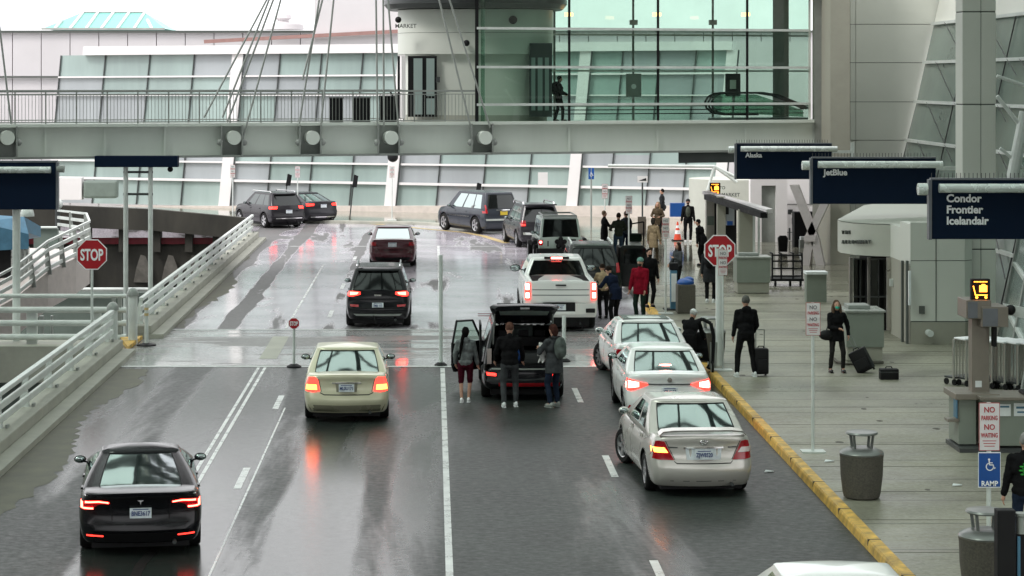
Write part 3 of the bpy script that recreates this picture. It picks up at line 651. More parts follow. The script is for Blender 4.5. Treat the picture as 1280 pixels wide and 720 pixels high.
# big clad column
t=thing('clad_column','thick square grey-clad column rising behind the airline signs','column',(PX(1203,59.4),59.4,0))
w=PX(1245,59.4)-PX(1203,59.4)
zc=[.15,PZ(312,59.4),PZ(131,59.4),PZ(15,59.4),16]
for a,c in zip(zc,zc[1:]):
    for u0,u1 in ((0,w*.545),(w*.56,w)): b=MB(); b.bx(u0,u1,0,w*.9,a+.02,c-.01,bev=.02); b.ob('cladding',M['stainless'] if 0 else M['panel'],t)
MB().bx(.02,w-.02,.02,w*.88,.1,16).ob('core',M['joint'],t)
# vestibule
def interp_(tab,x):
    for (a,b_),(c_,d_) in zip(tab,tab[1:]):
        if x<=c_: return b_+(d_-b_)*(x-a)/(c_-a)
    return tab[-1][1]
t=thing('entrance_vestibule','low cream-roofed entrance vestibule with curved fascia and glass doors','building',(0,0,0))
plan=[(1047,63.6),(1051,62.9),(1066,62.2),(1085,61.8),(1113,61.5),(1125,60.2),(1138,59.0),(1206,59.0)]
pw=[V((PX(x,d),d,0)) for x,d in plan]
def wallseg(pts,z0,z1,name,m,th=.25,sm=None):
    b=MB(); b.loft([[p+V((0,0,z0)),p+V((th,th,z0)),p+V((th,th,z1)),p+V((0,0,z1))] for p in pts]); return b.ob(name,m,t,sm)
wallseg(pw[:5],2.25,3.12,'fascia',M['cream'],sm=30)
wallseg(pw[4:6],2.25,3.15,'fascia',M['panel']); wallseg(pw[5:7],2.2,3.3,'fascia',M['panel'])
wallseg(pw[6:8],2.35,3.35,'wall_panel',M['panel']); wallseg([pw[6],pw[7]],.75,2.33,'wall_panel',M['panel']); wallseg([pw[6]+V((0,.02,0)),pw[7]+V((0,.02,0))],.1,3.3,'wall_core',M['joint'])
wallseg([pw[6]+V((-.01,-.03,0)),pw[7]+V((0,-.03,0))],.12,.72,'wall_base',M['panel_beige'])
xm=PX(1170,59); MB().bx(xm-.01,xm+.01,58.985,59.2,.75,3.3).ob('joint',M['joint'],t)
b=MB(); b.bx(PX(1152,59)-.07,PX(1152,59)+.07,58.93,59,.95,1.15); b.ob('vent_plate',M['joint'],t)
b=MB(); b.cyl((PX(1160,59),58.7,.45),(PX(1160,59),59,.45),.09); b.ob('pipe_outlet',M['steel_white'],t)
b=MB(); rp=[p+V((0,0,3.14)) for p in pw[:5]]+[pw[5]+V((0,0,3.17)),pw[6]+V((0,0,3.34)),pw[7]+V((0,0,3.37))]; rp=[V((p.x,p.y,3.36)) if i>4 else p for i,p in enumerate(rp)]
rr=[V((p.x,p.y,3.14)) for p in pw]; b.face(rr+[V((pw[7].x+3,72,3.5)),V((pw[0].x+1.6,68,3.3))]); b.ob('roof',M['cream'],t)
wallseg([V((p.x+.6,p.y+.4,0)) for p in pw[1:5]],.15,2.3,'inner_wall',M['black'],.1)
# doors: frames and glass
for i,(xa,xb,d) in enumerate(((1062,1066,64.2),(1085,1088,62.5),(1109,1114,61.4),(1066,1085,63.2))):
    if i<3: b=MB(); fx(b,xa,xb,322,413,d,.12); b.ob('door_frame',M['stainless'],t)
for xa,xb,d in ((1067,1084,63.0),(1089,1108,62.0)):
    b=MB(); fx(b,xa,xb,323,410,d,.03); g=b.ob('door',M['glass_dark'],t)
    b=MB(); fx(b,xa,xb,323,325,d-.04,.04); fx(b,xa,xb,370,372,d-.04,.04); fx(b,(xa+xb)/2-.5,(xa+xb)/2+.5,323,408,d-.04,.04); b.ob('door_rail',M['dark_steel'],g)
for xa,xb in ((1127,1130),(1133,1136)):
    b=MB(); fx(b,xa,xb,326,430,59.4 if xa<1130 else 59.0,.1); b.ob('side_door',M['joint'],t)
wallseg([pw[4],pw[5],pw[6]],.12,2.25,'jamb_wall',M['panel_beige'])
for word,y_ in (('THE',292),('AERDOMART',304)):
    for k,chx in enumerate(word):
        xp=1053+k*4.0; d=interp_([(a,c) for a,c in plan],xp); d2=interp_([(a,c) for a,c in plan],xp+2)
        an=math.atan2(d2-d,PX(xp+2,d2)-PX(xp,d))
        text('letter',chx,.13,M['joint'],(PX(xp,d)-.01,d-.06,PZ(y_,d)),t,bold=.04,rot=(R(90),0,an),ext=.03)
p=P(1114,353,61.2); b=MB(); b.bx(p.x-.05,p.x+.05,61.1,61.2,p.z-.1,p.z+.1); b.ob('door_button',M['steel_white'],t)
p=P(1137,360,58.9); b=MB(); b.bx(p.x-.03,p.x+.03,58.85,58.95,p.z-.45,p.z+.45); b.ob('notice_strip',M['paper'],t)
# lower glass wall at right edge
t=thing('shop_window','glass wall at the right edge behind the luggage trolleys','window',(0,0,0))
A=V((15.05,59.5,.15)); C=V((11.9,44,.15)); ln=V((.5,0,2.6))
b=MB(); b.face([A,C,C+ln*1.15,A+ln*1.15]); b.ob('glazing',M['wall_glass'],t)
for s in (0,.33,.66): q0=A.lerp(C,s); b=MB(); b.bar(q0,q0+ln*1.15,.12); b.ob('mullion',M['steel_grey'],t)
for s in (.35,.8): b=MB(); b.bar(A+ln*s,C+ln*s,.1); b.ob('transom',M['steel_white'],t)
# ---------------- background structures under the signs
t=thing('lobby_rotunda','cream curved lift lobby with small dark lettering beyond the shelter','building',(0,0,0))
c=V((PX(922,101),103.5,0))
b=MB(); b.lathe([(1.9,PZ(300,101)),(1.9,PZ(226,101))],c=c,n=40); b.ob('drum',M['cream'],t,40)
b=MB(); b.lathe([(1.6,0.1),(1.6,PZ(300,101))],c=c,n=30); b.ob('lower_drum',M['panel_beige'],t,40)
text('lettering','MARKET',.22,M['joint'],(PX(903,101),101.35,PZ(246,101)),t,bold=.03)
text('lettering','TO',.2,M['joint'],(PX(900,101),101.35,PZ(237,101)),t,bold=.03)
t=thing('white_portal','tall white framed wall bay with grey panel beyond the far counter','wall',(0,0,0))
b=MB(); fx(b,938,952,222,352,96,.5); b.ob('frame',M['panel_white'],t)
b=MB(); fx(b,970,984,222,352,96,.5); b.ob('frame',M['panel_white'],t)
b=MB(); fx(b,952,970,222,232,96,.5); b.ob('frame',M['panel_white'],t)
b=MB(); fx(b,952,970,232,352,96.2,.4); b.ob('panel',M['steel_grey'],t)
b=MB(); fx(b,984,1063,224,352,97,.5); b.ob('wall_panel',M['panel_white'],t)
for y in (255,290): b=MB(); fx(b,984,1040,y,y+.8,96.97,.02); b.ob('joint',M['joint'],t)
for (x0,x1,y0,y1) in ((985,989,262,268),(990,992,272,280),(986,988,285,300),(988,991,262,266)):
    b=MB(); fx(b,x0,x1,y0,y1,96.9,.06); b.ob('wall_fitting',M['dark_steel'],t)
tag(MB().bx(PX(993,93),PX(1036,93),93,93.6,.15,PZ(265,93)).ob('dark_entrance',M['black']),'dark opening behind the concrete X brace','doorway')
t=thing('luggage_shelf','dim shelves inside the dark opening behind the X brace','shelf',(0,0,0))
for k,(x0,x1,y0,y1,m) in enumerate(((1000,1012,300,330,'steel_grey'),(1024,1033,290,350,'lot_green'),(1001,1008,296,300,'paper'),(1026,1032,280,284,'paper'))): b=MB(); fx(b,x0,x1,y0,y1,92.6,.3); b.ob('panel',M[m],t)
# X brace
t=thing('x_brace','pale concrete X-shaped brace standing under the JetBlue sign','brace',(0,0,0)); 
def limb(b,x0,y0,x1,y1,w,d,dep=.75):
    b.prism([P(x0-w/2,y0,d),P(x0+w/2,y0,d),P(x1+w/2,y1,d),P(x1-w/2,y1,d)],(dep*.5,dep*1.6,0))
t['label']='pale X-shaped structural brace standing beyond the vestibule under the airline signs'
for x0,y0,x1,y1 in ((992,231,1018,298),(1018,298,1029,350),(1034,247,1010,298),(1012,298,1003,352)):
    b=MB(); limb(b,x0,y0,x1,y1,10.5,84,.22); b.ob('limb',M['brace'],t)
b=MB(); limb(b,1013,294,1012,302,14,83.95,.4); b.ob('knot_plate',M['brace'],t)
tag(MB().bx(PX(1008,70),PX(1035,70),70,70.6,1.02,1.10).ob('desk',M['paper']),'small white-topped desk beside the beige pier','desk'); dsk=[o for o in COL.objects if o.name=='desk'][0]; b=MB(); b.bx(PX(1009,70),PX(1034,70),70.1,70.5,.15,1.02); b.ob('cabinet',M['counter'],dsk)
# check-in shelter
t=thing('check_in_shelter','open grey-post shelter with a slanted white roof beside the waiting people','shelter',(0,0,0))
for x0,x1,yt,d in ((883,893,243,88),(897,907,246,84),(924,941,262,80),(908,912,250,90)):
    b=MB(); b.bx(PX(x0,d),PX(x1,d),d,d+.35,.15,PZ(yt,d)); b.ob('post',M['stainless'] if d==88 else M['panel_beige'],t)
b=MB(); b.loft([[P(878,239,88),P(878,243,88),P(878,243,88)+V((.3,.5,0)),P(878,239,88)+V((.3,.5,0))],[P(958,262,77),P(958,267,77),P(958,267,77)+V((.3,.5,0)),P(958,262,77)+V((.3,.5,0))]]); b.ob('roof',M['panel_white'],t)
b=MB(); b.bar(P(884,246,86),P(955,269,77),.25,.2); b.bar(P(893,243,88.5),P(893,300,88.5),.4,.3); b.ob('roof_beam',M['black'],t)
b=MB(); b.bx(PX(900,86),PX(911,86),86,86.2,PZ(268,86),PZ(253,86)); b.bx(PX(906,86),PX(922,86),86.3,86.5,.2,PZ(252,86)); b.ob('screen',M['black'],t)
b=MB(); b.bx(PX(908,86),PX(919,86),86.2,86.28,PZ(282,86),PZ(258,86)); b.ob('window',M['wall_glass_b'],t)
b=MB(); b.bx(PX(909,85.8),PX(916,85.8),85.8,85.9,PZ(281,86),PZ(276,86)); b.ob('blue_sign',M['blue_sign'],t)
b=MB(); b.bx(PX(941,82),PX(944,82),82,82.2,.15,PZ(265,82)); b.bx(PX(948,82),PX(950,82),82,82.2,.15,PZ(265,82)); b.ob('white_post',M['steel_white'],t)
b=MB(); b.bx(PX(884,87.9),PX(892,87.9),87.8,87.9,PZ(281,88),PZ(270,88)); b.ob('post_sign',M['lot_green'],t)
# space-frame struts at end of facade
for i,(a,c) in enumerate((((893,208),(884,240)),((893,208),(921,222)),((893,208),(921,228)),((760,207),(893,208)))):
    tag(MB().cyl(P(*a,100),P(*c,100),.07).ob('tie_rod',M['steel_white']),['white leaning strut left of the orange lit box','upper of two thin rods going behind the Alaska sign','lower of two thin rods going behind the Alaska sign','long thin horizontal white rod above the waiting people'][i],'rod','thin white rods')
# orange lit boxes (cart signs)
def cartsign(p,s,lab):
    t=thing('trolley_sign',lab,'sign',p,0,'lit luggage trolley signs')
    MB().bx(-.5*s,.5*s,0,.12,-.6*s,.6*s,bev=.02).ob('box',M['black'],t)
    b=MB(); b.bx(-.08*s,.32*s,-.02,-.004,-.08*s,.26*s,bev=.0); b.bx(.04*s,.22*s,-.02,-.004,.27*s,.33*s)
    b.bar((-.4*s,-.012,.24*s),(-.28*s,-.012,-.26*s),.05*s,.016); b.bar((-.28*s,-.012,-.24*s),(.34*s,-.012,-.24*s),.05*s,.016)
    b.cyl((-.22*s,-.02,-.36*s),(-.22*s,-.004,-.36*s),.07*s); b.cyl((.26*s,-.02,-.36*s),(.26*s,-.004,-.36*s),.07*s); b.ob('pictogram',M['screen_orange'],t)
    b=MB(); 
    for k in range(9): b.bx((-.36+.08*k)*s,(-.31+.08*k)*s,-.01,-.002,.42*s,.48*s)
    b.ob('caption',M['screen_orange'],t)
    return t
cartsign(P(1226,363,42.2),.36,'lit orange luggage trolley sign on top of the metal kiosk post at right')
cartsign(P(894,236.5,88.5),.42,'distant lit orange sign box beside the cream rotunda')
# ---------------- canopy over the road (seen in reflections)
t=thing('glass_canopy','arched glass canopy on steel ribs over the near road and sidewalk','canopy',(0,0,0))
CX,CW=-1.0,29.0
def cz(x): return 13.0+11.5*math.sqrt(max(0,1-((x-CX)/CW)**2))
nx=24; yy=[-24+k*4.6 for k in range(22)]
b=MB()
xsn=[CX+CW*math.sin(-math.pi/2+math.pi*k/nx) for k in range(nx+1)]
for i in range(nx): b.face([(xsn[i],yy[0],cz(xsn[i])),(xsn[i+1],yy[0],cz(xsn[i+1])),(xsn[i+1],yy[-1],cz(xsn[i+1])),(xsn[i],yy[-1],cz(xsn[i]))])
b.ob('glazing',M['glass_roof'],t)
for y in yy: b=MB(); b.path([(x,y,cz(x)-.3) for x in xsn],.22,n=6); b.ob('rib',M['dark_steel'],t)
for y in yy[:-1]:
    b=MB()
    for k in (1,2,3): b.path([(x,y+k*1.15,cz(x)-.1) for x in xsn],.10,n=4)
    b.ob('glazing_bar',M['dark_steel'],t)
for k in range(1,24): b=MB(); b.cyl((xsn[k],yy[0],cz(xsn[k])-.35),(xsn[k],yy[-1],cz(xsn[k])-.35),.28 if k%3==0 else .13,n=8); b.ob('purlin',M['dark_steel'],t)
for s in (-1,1):
    for y in yy[::4]: b=MB(); b.cyl((CX+s*CW,y,-8 if s<0 else .1),(CX+s*CW,y,13.1),.35); b.ob('column',M['steel_green'],t)

# unseen parking garage, added to darken reflections and the near road
t=thing('unseen_garage','unseen concrete garage decks added left and behind to darken reflections','building',(0,0,0))
for k in range(6):
    z=-6+3.3*k
    MB().bx(-60,45,-62,-34,z,z+1.4).ob('deck',M['concrete_dark'],t); MB().bx(-70,-36,-34,66,z,z+1.4).ob('deck',M['concrete_dark'],t)
MB().bx(-60,45,-63,-55,-6,14).ob('core',M['concrete_dark'],t); MB().bx(-72,-60,-34,66,-6,14).ob('core',M['concrete_dark'],t)
# ================================================================ SIGNS AND FURNITURE
def airline_sign(x0,y0,x1,y1,d,lines,lab,ts,bracket=True):
    s=d/F; t=thing('airline_sign',lab,'sign',(PX(x0,d),d,PZ(y1,d)),0,'navy airline signs'); w=(x1-x0)*s; h=(y1-y0)*s
    MB().bx(0,w,0,.16,0,h,bev=.015).ob('sign_box',M['navy'],t)
    MB().bx(-.07,-.005,-.02,.18,-.01,h+.01).ob('end_cap',M['sign_edge'],t)
    MB().bx(-.02,w,-.02,.18,h,h+.04).ob('top_cap',M['sign_edge'],t)
    b=MB(); b.cyl((.12,-.16,h-.17),(w+.15,-.16,h-.17),.10,n=20); b.cyl((-.30,.02,h-.2),(-.10,.02,h-.2),.13,n=20); b.ob('lamp_tube',M['lamp_tube'],t,40)
    for k,l in enumerate(lines): text('lettering',l,ts,M['white_ink'],(.31,-.006,h-.475-k*.242),t,bold=.035,ext=.002)
    b=MB(); b.bx(0,w,.055,.08,h+.025,h+.04)
    for k in range(int(w/.09)): b.bx(k*.09,k*.09+.012,.06,.075,h+.03,h+.15)
    b.ob('bird_spikes',M['dark_steel'],t)
    if bracket: b=MB(); b.bx(w,w+.7,.02,.10,h-.33,h-.23); b.bx(w+.68,w+.8,.0,.12,h-1.6,h+.05); b.ob('bracket',M['steel_white'],t)
airline_sign(921,180,1040,224,80,['Alaska'],'dark blue hanging sign reading Alaska, farthest of the row',.225)
airline_sign(1016,198,1170,255,63.5,['JetBlue'],'dark blue hanging sign reading JetBlue, middle of the row',.235)
airline_sign(1165,225,1372,299,48.5,['Condor','Frontier','Icelandair'],'dark blue hanging sign reading Condor, Frontier and Icelandair at the right edge',.235,False)
# left signs
d=61.7; t=thing('overhead_sign','large blank dark blue sign panel on a pale post at the left edge','sign',(PX(-110,d),d,PZ(262,d)),0)
w=180*d/F; h=59*d/F
MB().bx(0,w,0,.18,0,h,bev=.015).ob('sign_box',M['navy'],t); MB().bx(0,w+.03,-.02,.2,h,h+.05).ob('top_cap',M['sign_edge'],t); MB().bx(w,w+.06,-.02,.2,-.01,h).ob('end_cap',M['sign_edge'],t)
MB().cyl((0,-.15,h-.2),(w-.12,-.15,h-.2),.09,n=18).ob('lamp_tube',M['lamp_tube'],t,40)
MB().cyl((w+.02,.05,h-.18),(w+.22,.05,h-.18),.1,n=18).ob('lamp_end',M['steel_grey'],t,40)
xx=PX(18,d)-PX(-110,d); MB().cyl((xx,.3,-6.3),(xx,.3,.1),.11,n=16).ob('post',M['steel_white'],t,40)
d=78; t=thing('overhead_sign','low wide dark blue sign box on two grey posts with rungs, below the bridge','sign',(PX(118,d),d,PZ(209,d)))
w=104*d/F; MB().bx(0,w,0,.5,0,14*d/F,bev=.015).ob('sign_box',M['navy'],t)
for x in (156,187): xx=PX(x,d)-PX(118,d); MB().cyl((xx,.25,-8),(xx,.25,.02),.085,n=14).ob('post',M['steel_white'],t,40)
for dz in (-.18,-.95): b=MB(); b.bx(PX(153,d)-PX(118,d),PX(190,d)-PX(118,d),.2,.3,dz-.04,dz+.04); b.ob('rung',M['dark_steel'],t)
MB().sph((w-.28,.2,-.08),.1).ob('lamp',M['black'],t,40)
# stop signs
def octagon(b,r,y,c=(0,0)): return [V((c[0]+r*math.cos(R(22.5+45*k))/math.cos(R(22.5)),y,c[1]+r*math.sin(R(22.5+45*k))/math.cos(R(22.5)))) for k in range(8)]
def stop(p,ground_z,w,lab,txt=True,post_r=.035,base=False,postm='steel_white'):
    t=thing('stop_sign',lab,'stop sign',(p.x,p.y,ground_z),0,'stop signs'); h=p.z-ground_z; r=w/2
    b=MB(); b.prism(octagon(b,r,-.04,(0,h)),(0,.004,0)); pl=b.ob('sign_plate',M['white_ink'],t)
    b=MB(); b.prism(octagon(b,r*.93,-.048,(0,h)),(0,.006,0)); b.ob('red_face',M['red_sign'],pl)
    text('lettering','STOP',w*.52,M['white_ink'],(0,-.054,h-w*.185),pl,align='CENTER',bold=.03,sx=.60)
    MB().cyl((0,0,0),(0,0,h+(.0 if base else .05)),post_r,n=12).ob('post',M[postm],t,40)
    if base: b=MB(); b.lathe([(.18,0),(.18,.03),(.09,.08),(.001,.08)]); b.ob('base',M['black'],t,30)
    return t
stop(P(115,318,59),-.2,.80,'red octagonal STOP sign on a white post on the left ramp side')
stop(P(899.5,313,54.6),.15,.76,'red octagonal STOP sign on the sidewalk half covered by a small parking sign',post_r=.10)
g=G(367.5,459); z=PZ(404,g.y); stop(V((g.x,g.y,z)),0,.27,'small round-looking red stop paddle on a black base between the lanes',base=True,post_r=.035)
def lane_post(x,y,h,lab):
    g=G(x,y); t=thing('lane_post',lab,'post',g,0,'lane marker posts')
    MB().cyl((0,0,.05),(0,0,h),.05,n=12).ob('shaft',M['steel_white'],t,40)
    b=MB(); b.lathe([(.16,0),(.16,.03),(.09,.08),(.001,.08)]); b.ob('base',M['black'],t,30)
lane_post(551,457,2.75,'tall thin white post on the centre lane line')
lane_post(705,452,1.15,'short white post behind the black car with the open tailgate')
# parking signs
def parksign(x,ytop,ybot,wpx,d,gz,lab,sy=None,small=True,blue=None,base=True,pr=.03,face='white_sign'):
    t=thing('parking_sign',lab,'sign',(PX(x,d),d,gz),0,'no parking signs'); w=wpx*d/F; z1=PZ(ytop,d)-gz; z0=PZ(ybot,d)-gz; h=z1-z0
    b=MB(); b.bx(-w/2,w/2,-.035,-.03,z0,z1); pl=b.ob('sign_plate',M['red_ink'],t)
    b=MB(); b.bx(-w*.47,w*.47,-.040,-.036,z0+w*.03,z1-w*.03); b.ob('face',M[face],pl)
    for k,(s_,m,sz,dz) in enumerate((('NO','grey_ink',.155,.20),('PARKING','red_ink',.125,.36),('NO','grey_ink',.155,.56),('WAITING','red_ink',.125,.72))):
        text('lettering',s_,sz*h*1.05,M['red_ink' if wpx>22 else m],(0,-.043,z1-dz*h),pl,align='CENTER',bold=.02,sx=.62 if len(s_)>2 else .9,ext=.002)
    b=MB()
    for k in range(3): b.bx(-w*.33+w*.04*k,w*.33-w*.04*k,-.0425,-.041,z1-h*(.80+.055*k),z1-h*(.785+.055*k))
    b.ob('small_print',M['red_ink'],pl)
    MB().cyl((0,0,0),(0,0,z1),pr,n=12).ob('post',M['steel_white'],t,40)
    if base: b=MB(); b.bx(-.22,.22,-.16,.16,0,.03); b.ob('base',M['steel_white'],t)
    if blue:
        zb=PZ(blue,d)-gz; bw=(blue-ybot-1)*d/F
        b=MB(); b.bx(-w*.54,w*.54,-.04,-.034,zb,z0-.02); bl=b.ob('blue_plate',M['white_ink'],t)
        b=MB(); b.bx(-w*.51,w*.51,-.045,-.041,zb+.015,z0-.035); b.ob('face',M['blue_sign'],bl)
        text('lettering','RAMP',w*.34,M['white_ink'],(0,-.049,zb+w*.09),bl,align='CENTER',bold=.025,sx=.92)
        isa(bl,0,-.05,zb+bw*.62,w*.62)
    return t
def isa(par,x,y,z,s):
    b=MB(); b.cyl((x-.04*s,y,z+.46*s),(x-.04*s,y+.003,z+.46*s),.085*s,n=16)
    def st(p,q,w=.09): 
        p=V((x+p[0]*s,y,z+p[1]*s)); q=V((x+q[0]*s,y,z+q[1]*s)); dd=(q-p).normalized(); n=V((-dd.z,0,dd.x))*w*s/2
        b.prism([p-n,q-n,q+n,p+n],(0,.003,0))
    st((-.04,.38),(0,.02)); st((-.02,.2),(.24,.2),.07); st((0,.04),(.28,.04)); st((.26,.06),(.36,-.24)); st((.34,-.24),(.46,-.18),.08)
    k=[R(a) for a in range(110,370,16)]
    for a,c in zip(k,k[1:]): st((.02+.28*math.cos(a)*1.0,-.10+.28*math.sin(a)),(.02+.28*math.cos(c),-.10+.28*math.sin(c)),.075)
    return b.ob('wheelchair_symbol',M['white_ink'],par)
parksign(1236,503,563,26,34.3,.15,'no parking sign above a blue wheelchair RAMP plate, nearest at lower right',blue=609,base=False,pr=.035)
parksign(1016,378,419,18,gd(565,.15),.15,'no parking sign on a thin white post standing alone on the near sidewalk')
parksign(903.5,312,344,11,53.6,.15,'small no parking sign on its own post overlapping the right STOP sign',pr=.022)
parksign(832,272,298,9,gd(388,.15)-1,.15,'no parking sign with pale post behind the recycling bins',pr=.03)
parksign(786,245,267,8,gd(330,.15),.15,'no parking sign beside the group of people at the far kerb',pr=.03)
parksign(756,230,248,7,gd(305,.15)+2,.15,'farthest no parking sign, left of the people at the kerb',pr=.025)
parksign(372,208,222,6,109,.15,'small no parking sign behind the two dark cars on the left',pr=.03)
parksign(490,208,222,6,111,.15,'small no parking sign on the post carrying a black dome lamp',pr=.03,face='steel_white')
parksign(291,206,222,6,111,.15,'faint no parking sign against the left white facade column',pr=.03,face='steel_white')
p=P(491,196,111); tag(MB().sph(p,.27,rot=None).ob('dome_lamp',M['black'],None,40),'black dome lamp on top of the thin post before the facade','lamp')
# blue wheelchair sign on pole
d=104; t=thing('accessible_parking_sign','blue wheelchair sign high on a thin pole before the facade','sign',(PX(739,d),d,.15))
b=MB(); b.bx(-.13,.13,-.04,-.03,PZ(224,d)-.15,PZ(210,d)-.15); k=b.ob('sign_plate',M['blue_sign'],t); isa(k,0,-.045,PZ(218,d)-.15,.22)
MB().cyl((0,0,0),(0,0,PZ(210,d)-.15),.045).ob('post',M['steel_grey'],t,40)
d=101; t=thing('notice_post','white arrow notice on a thin dark pole standing in a brown bin','sign',(PX(803,d),d,.15))
b=MB(); b.bx(-.23,.23,-.04,-.03,PZ(228,d)-.15,PZ(220,d)-.15); k=b.ob('sign_plate',M['white_sign'],t); b=MB(); b.prism([(-.18,-.043,PZ(226,d)-.15),(.18,-.043,PZ(226,d)-.15),(.16,-.043,PZ(222.5,d)-.15),(.0,-.043,PZ(224,d)-.15)],(0,.002,0)); b.ob('arrow',M['black'],k)
MB().cyl((0,0,0),(0,0,PZ(220,d)-.15),.04).ob('post',M['dark_steel'],t,40)
p=P(802.5,291,101); b=MB(); b.lathe([(.001,0),(.18,0),(.2,.7),(.001,.7)]); tag(b.ob('planter_bin',M['brick'],None,30,loc=(PX(802.5,100.5),100.5,.15)),'dark brown bin at the foot of the arrow notice pole','bin')
b=MB(); b.bx(PX(797.5,100),PX(807.5,100),100,100.2,PZ(291,100),PZ(271,100)); tag(b.ob('brown_panel',M['brick']),'brown rectangular board on the pole right of the group','board')
tag(MB().bx(PX(838,101),PX(856,101),101,101.3,PZ(271,101),PZ(254,101)).ob('blue_board',M['blue_sign']),'navy information board left of the man near the cone','board')
tag(MB().bx(PX(672,114.5),PX(684,114.5),114,114.05,PZ(231,114.5),PZ(215,114.5)).ob('window_notice',M['white_sign']),'square printed notice on the facade glass above the dark SUVs','notice')
# leaning display boards by far kerb
for i,(x,y0,y1) in enumerate(((360,218,232),(443,219,234),(597,229,243))):
    d=112; t=thing('post_banner',['leaning dark banner on a pole, left of the pair of parked dark cars roofline','leaning dark banner on a pole between the dark sedan and the red car','leaning dark banner above the grey SUV'][i],'banner',(PX(x-6,d),d,.1),0,'dark leaning banners')
    b=MB(); b.bar((0,0,0),(PX(x,d)-PX(x-6,d),0,PZ(y0,d)-.1),.06); b.ob('pole',M['dark_steel'],t)
    dx=PX(x,d)-PX(x-6,d); b=MB(); b.prism([(dx-.12,-.05,PZ(y1,d)-.1),(dx+.12,-.05,PZ(y1,d)-.1),(dx+.2,-.05,PZ(y0+1,d)-.1),(dx-.0,-.05,PZ(y0-1,d)-.1)],(0,-.03,0)); b.ob('banner',M['black'],t)
# cone
g=G(847,301,.15); t=thing('traffic_cone','orange traffic cone with white bands by the navy information board','cone',g)
b=MB(); b.lathe([(.17,.05),(.13,.25),(.075,.55),(.03,.82),(.001,.83)]); b.ob('cone_body',M['cone'],t,40)
b=MB(); b.lathe([(.125,.3),(.096,.46),(.09,.46),(.12,.3)]); b.lathe([(.076,.56),(.056,.67),(.05,.67),(.07,.56)]); b.ob('white_band',M['white_ink'],t,40)
MB().bx(-.24,.24,-.24,.24,0,.05,bev=.01).ob('base',M['black'],t)
# litter bins
def bin_(x,y,lab,s=1.0):
    g=G(x,y,.15); t=thing('litter_bin',lab,'litter bin',g,0,'round litter bins'); t.scale=(.95,.95,.84)
    b=MB(); b.lathe([(.27*s,0),(.31*s,.03),(.33*s,.12),(.365*s,.45),(.375*s,.80),(.385*s,.86),(.36*s,.88),(.001,.88)],n=32); b.ob('body',M['bin'],t,40)
    b=MB(); b.lathe([(.375*s,.86),(.39*s,.89),(.37*s,.93),(.22*s,1.0),(.18*s,.99),(.001,.98)],n=32); b.ob('lid',M['bin_lid'],t,40)
    for k in range(4):
        a=R(45+90*k); b=MB(); b.bar((.2*s*math.cos(a),.2*s*math.sin(a),.98),(.24*s*math.cos(a),.24*s*math.sin(a),1.27),.035); b.ob('leg',M['bin_lid'],t)
    b=MB(); b.lathe([(.001,1.26),(.27*s,1.26),(.285*s,1.28),(.27*s,1.31),(.1,1.33),(.001,1.33)],n=32); b.ob('cover',M['bin_lid'],t,40)
bin_(1077,622,'pebbled round litter bin standing alone by the kerb with a raised cover')
bin_(1232,738,'round litter bin half hidden behind the RAMP sign post at the lower right')
bin_(888.5,452,'dark litter bin behind the man in the white cap, by the stop sign post')
# black bollard + sanitiser bottom right
g=G(1261,780,.15); g.x=PX(1258,29.5); g.y=29.5
t=thing('kiosk_stand','black square post with a silver cup and teal panel at the bottom right','post',(g.x,g.y,.15))
MB().bx(-.14,.10,-.1,.1,0,1.3,bev=.015).ob('post',M['black'],t)
b=MB(); b.lathe([(.07,.98),(.07,1.2),(.09,1.22),(.09,1.25),(.001,1.25)],c=(.2,0,0)); b.ob('cup',M['steel_grey'],t,40)
MB().bx(.13,.17,-.06,.0,.1,.95).ob('teal_panel',M['tent_blue'],t); MB().bx(.11,.3,-.03,.05,0,.98).ob('side_post',M['black'],t)
# dark recycling bin and sanitiser stand (centre right)
g=G(857,391,.15); t=thing('recycling_bin','square dark bin with blue bags on top beside the teal stand','bin',g)
MB().bx(-.27,.27,-.27,.27,0,.86,bev=.03).ob('body',M['bin'],t)
b=MB(); b.sph((0,0,.9),(.26,.26,.14)); b.sph((.1,.05,.98),(.16,.16,.1)); b.ob('blue_bag',M['blue_sign'],t,50)
g=G(842,387,.15); t=thing('sanitiser_stand','teal and grey sanitiser stand with a black foot left of the dark bin','stand',g)
MB().bx(-.1,.1,-.1,.1,.02,1.2,bev=.02).ob('panel',M['tent_blue'],t); MB().bx(-.08,.08,-.12,-.101,.25,1.1).ob('label_strip',M['paper'],t)
MB().bx(-.13,.13,-.12,.12,1.2,1.42,bev=.03).ob('dispenser',M['black'],t); MB().bx(-.3,.5,-.3,.3,0,.03).ob('base',M['black'],t)
# counters
def counter(x0,x1,ytop,ybase,lab,dep=1.1,grp=None):
    d=gd(ybase,.15); t=thing('counter',lab,'counter',(PX(x0,d),d,.15)); w=(x1-x0)*d/F; h=PZ(ytop,d)-.15
    MB().bx(0,w,0,dep,.35,h-.05,bev=.01).ob('cabinet',M['counter'],t); MB().bx(0.03,w-.03,.03,dep-.03,.02,.35).ob('plinth',M['panel_beige'],t)
    MB().bx(-.04,w+.04,-.04,dep+.04,h-.05,h,bev=.01).ob('worktop',M['counter_top'],t); MB().bx(.1,w*.7,.3,dep-.2,h,h+.1,bev=.02).ob('tray',M['steel_grey'],t); return t
counter(1058,1105,388,452,'grey-green check-in counter directly behind the walking woman')
counter(921,963,321,367,'grey-green counter farther off, right of the stop sign',.9)
t=thing('wall_rail','curved low floor rail beside the near grey-green counter','rail',(0,0,0)); MB().path([G(1040,446,.2),G(1046,452,.2),G(1058,455,.2),G(1104,453,.2)],.035).ob('rail',M['bin'],t,40)
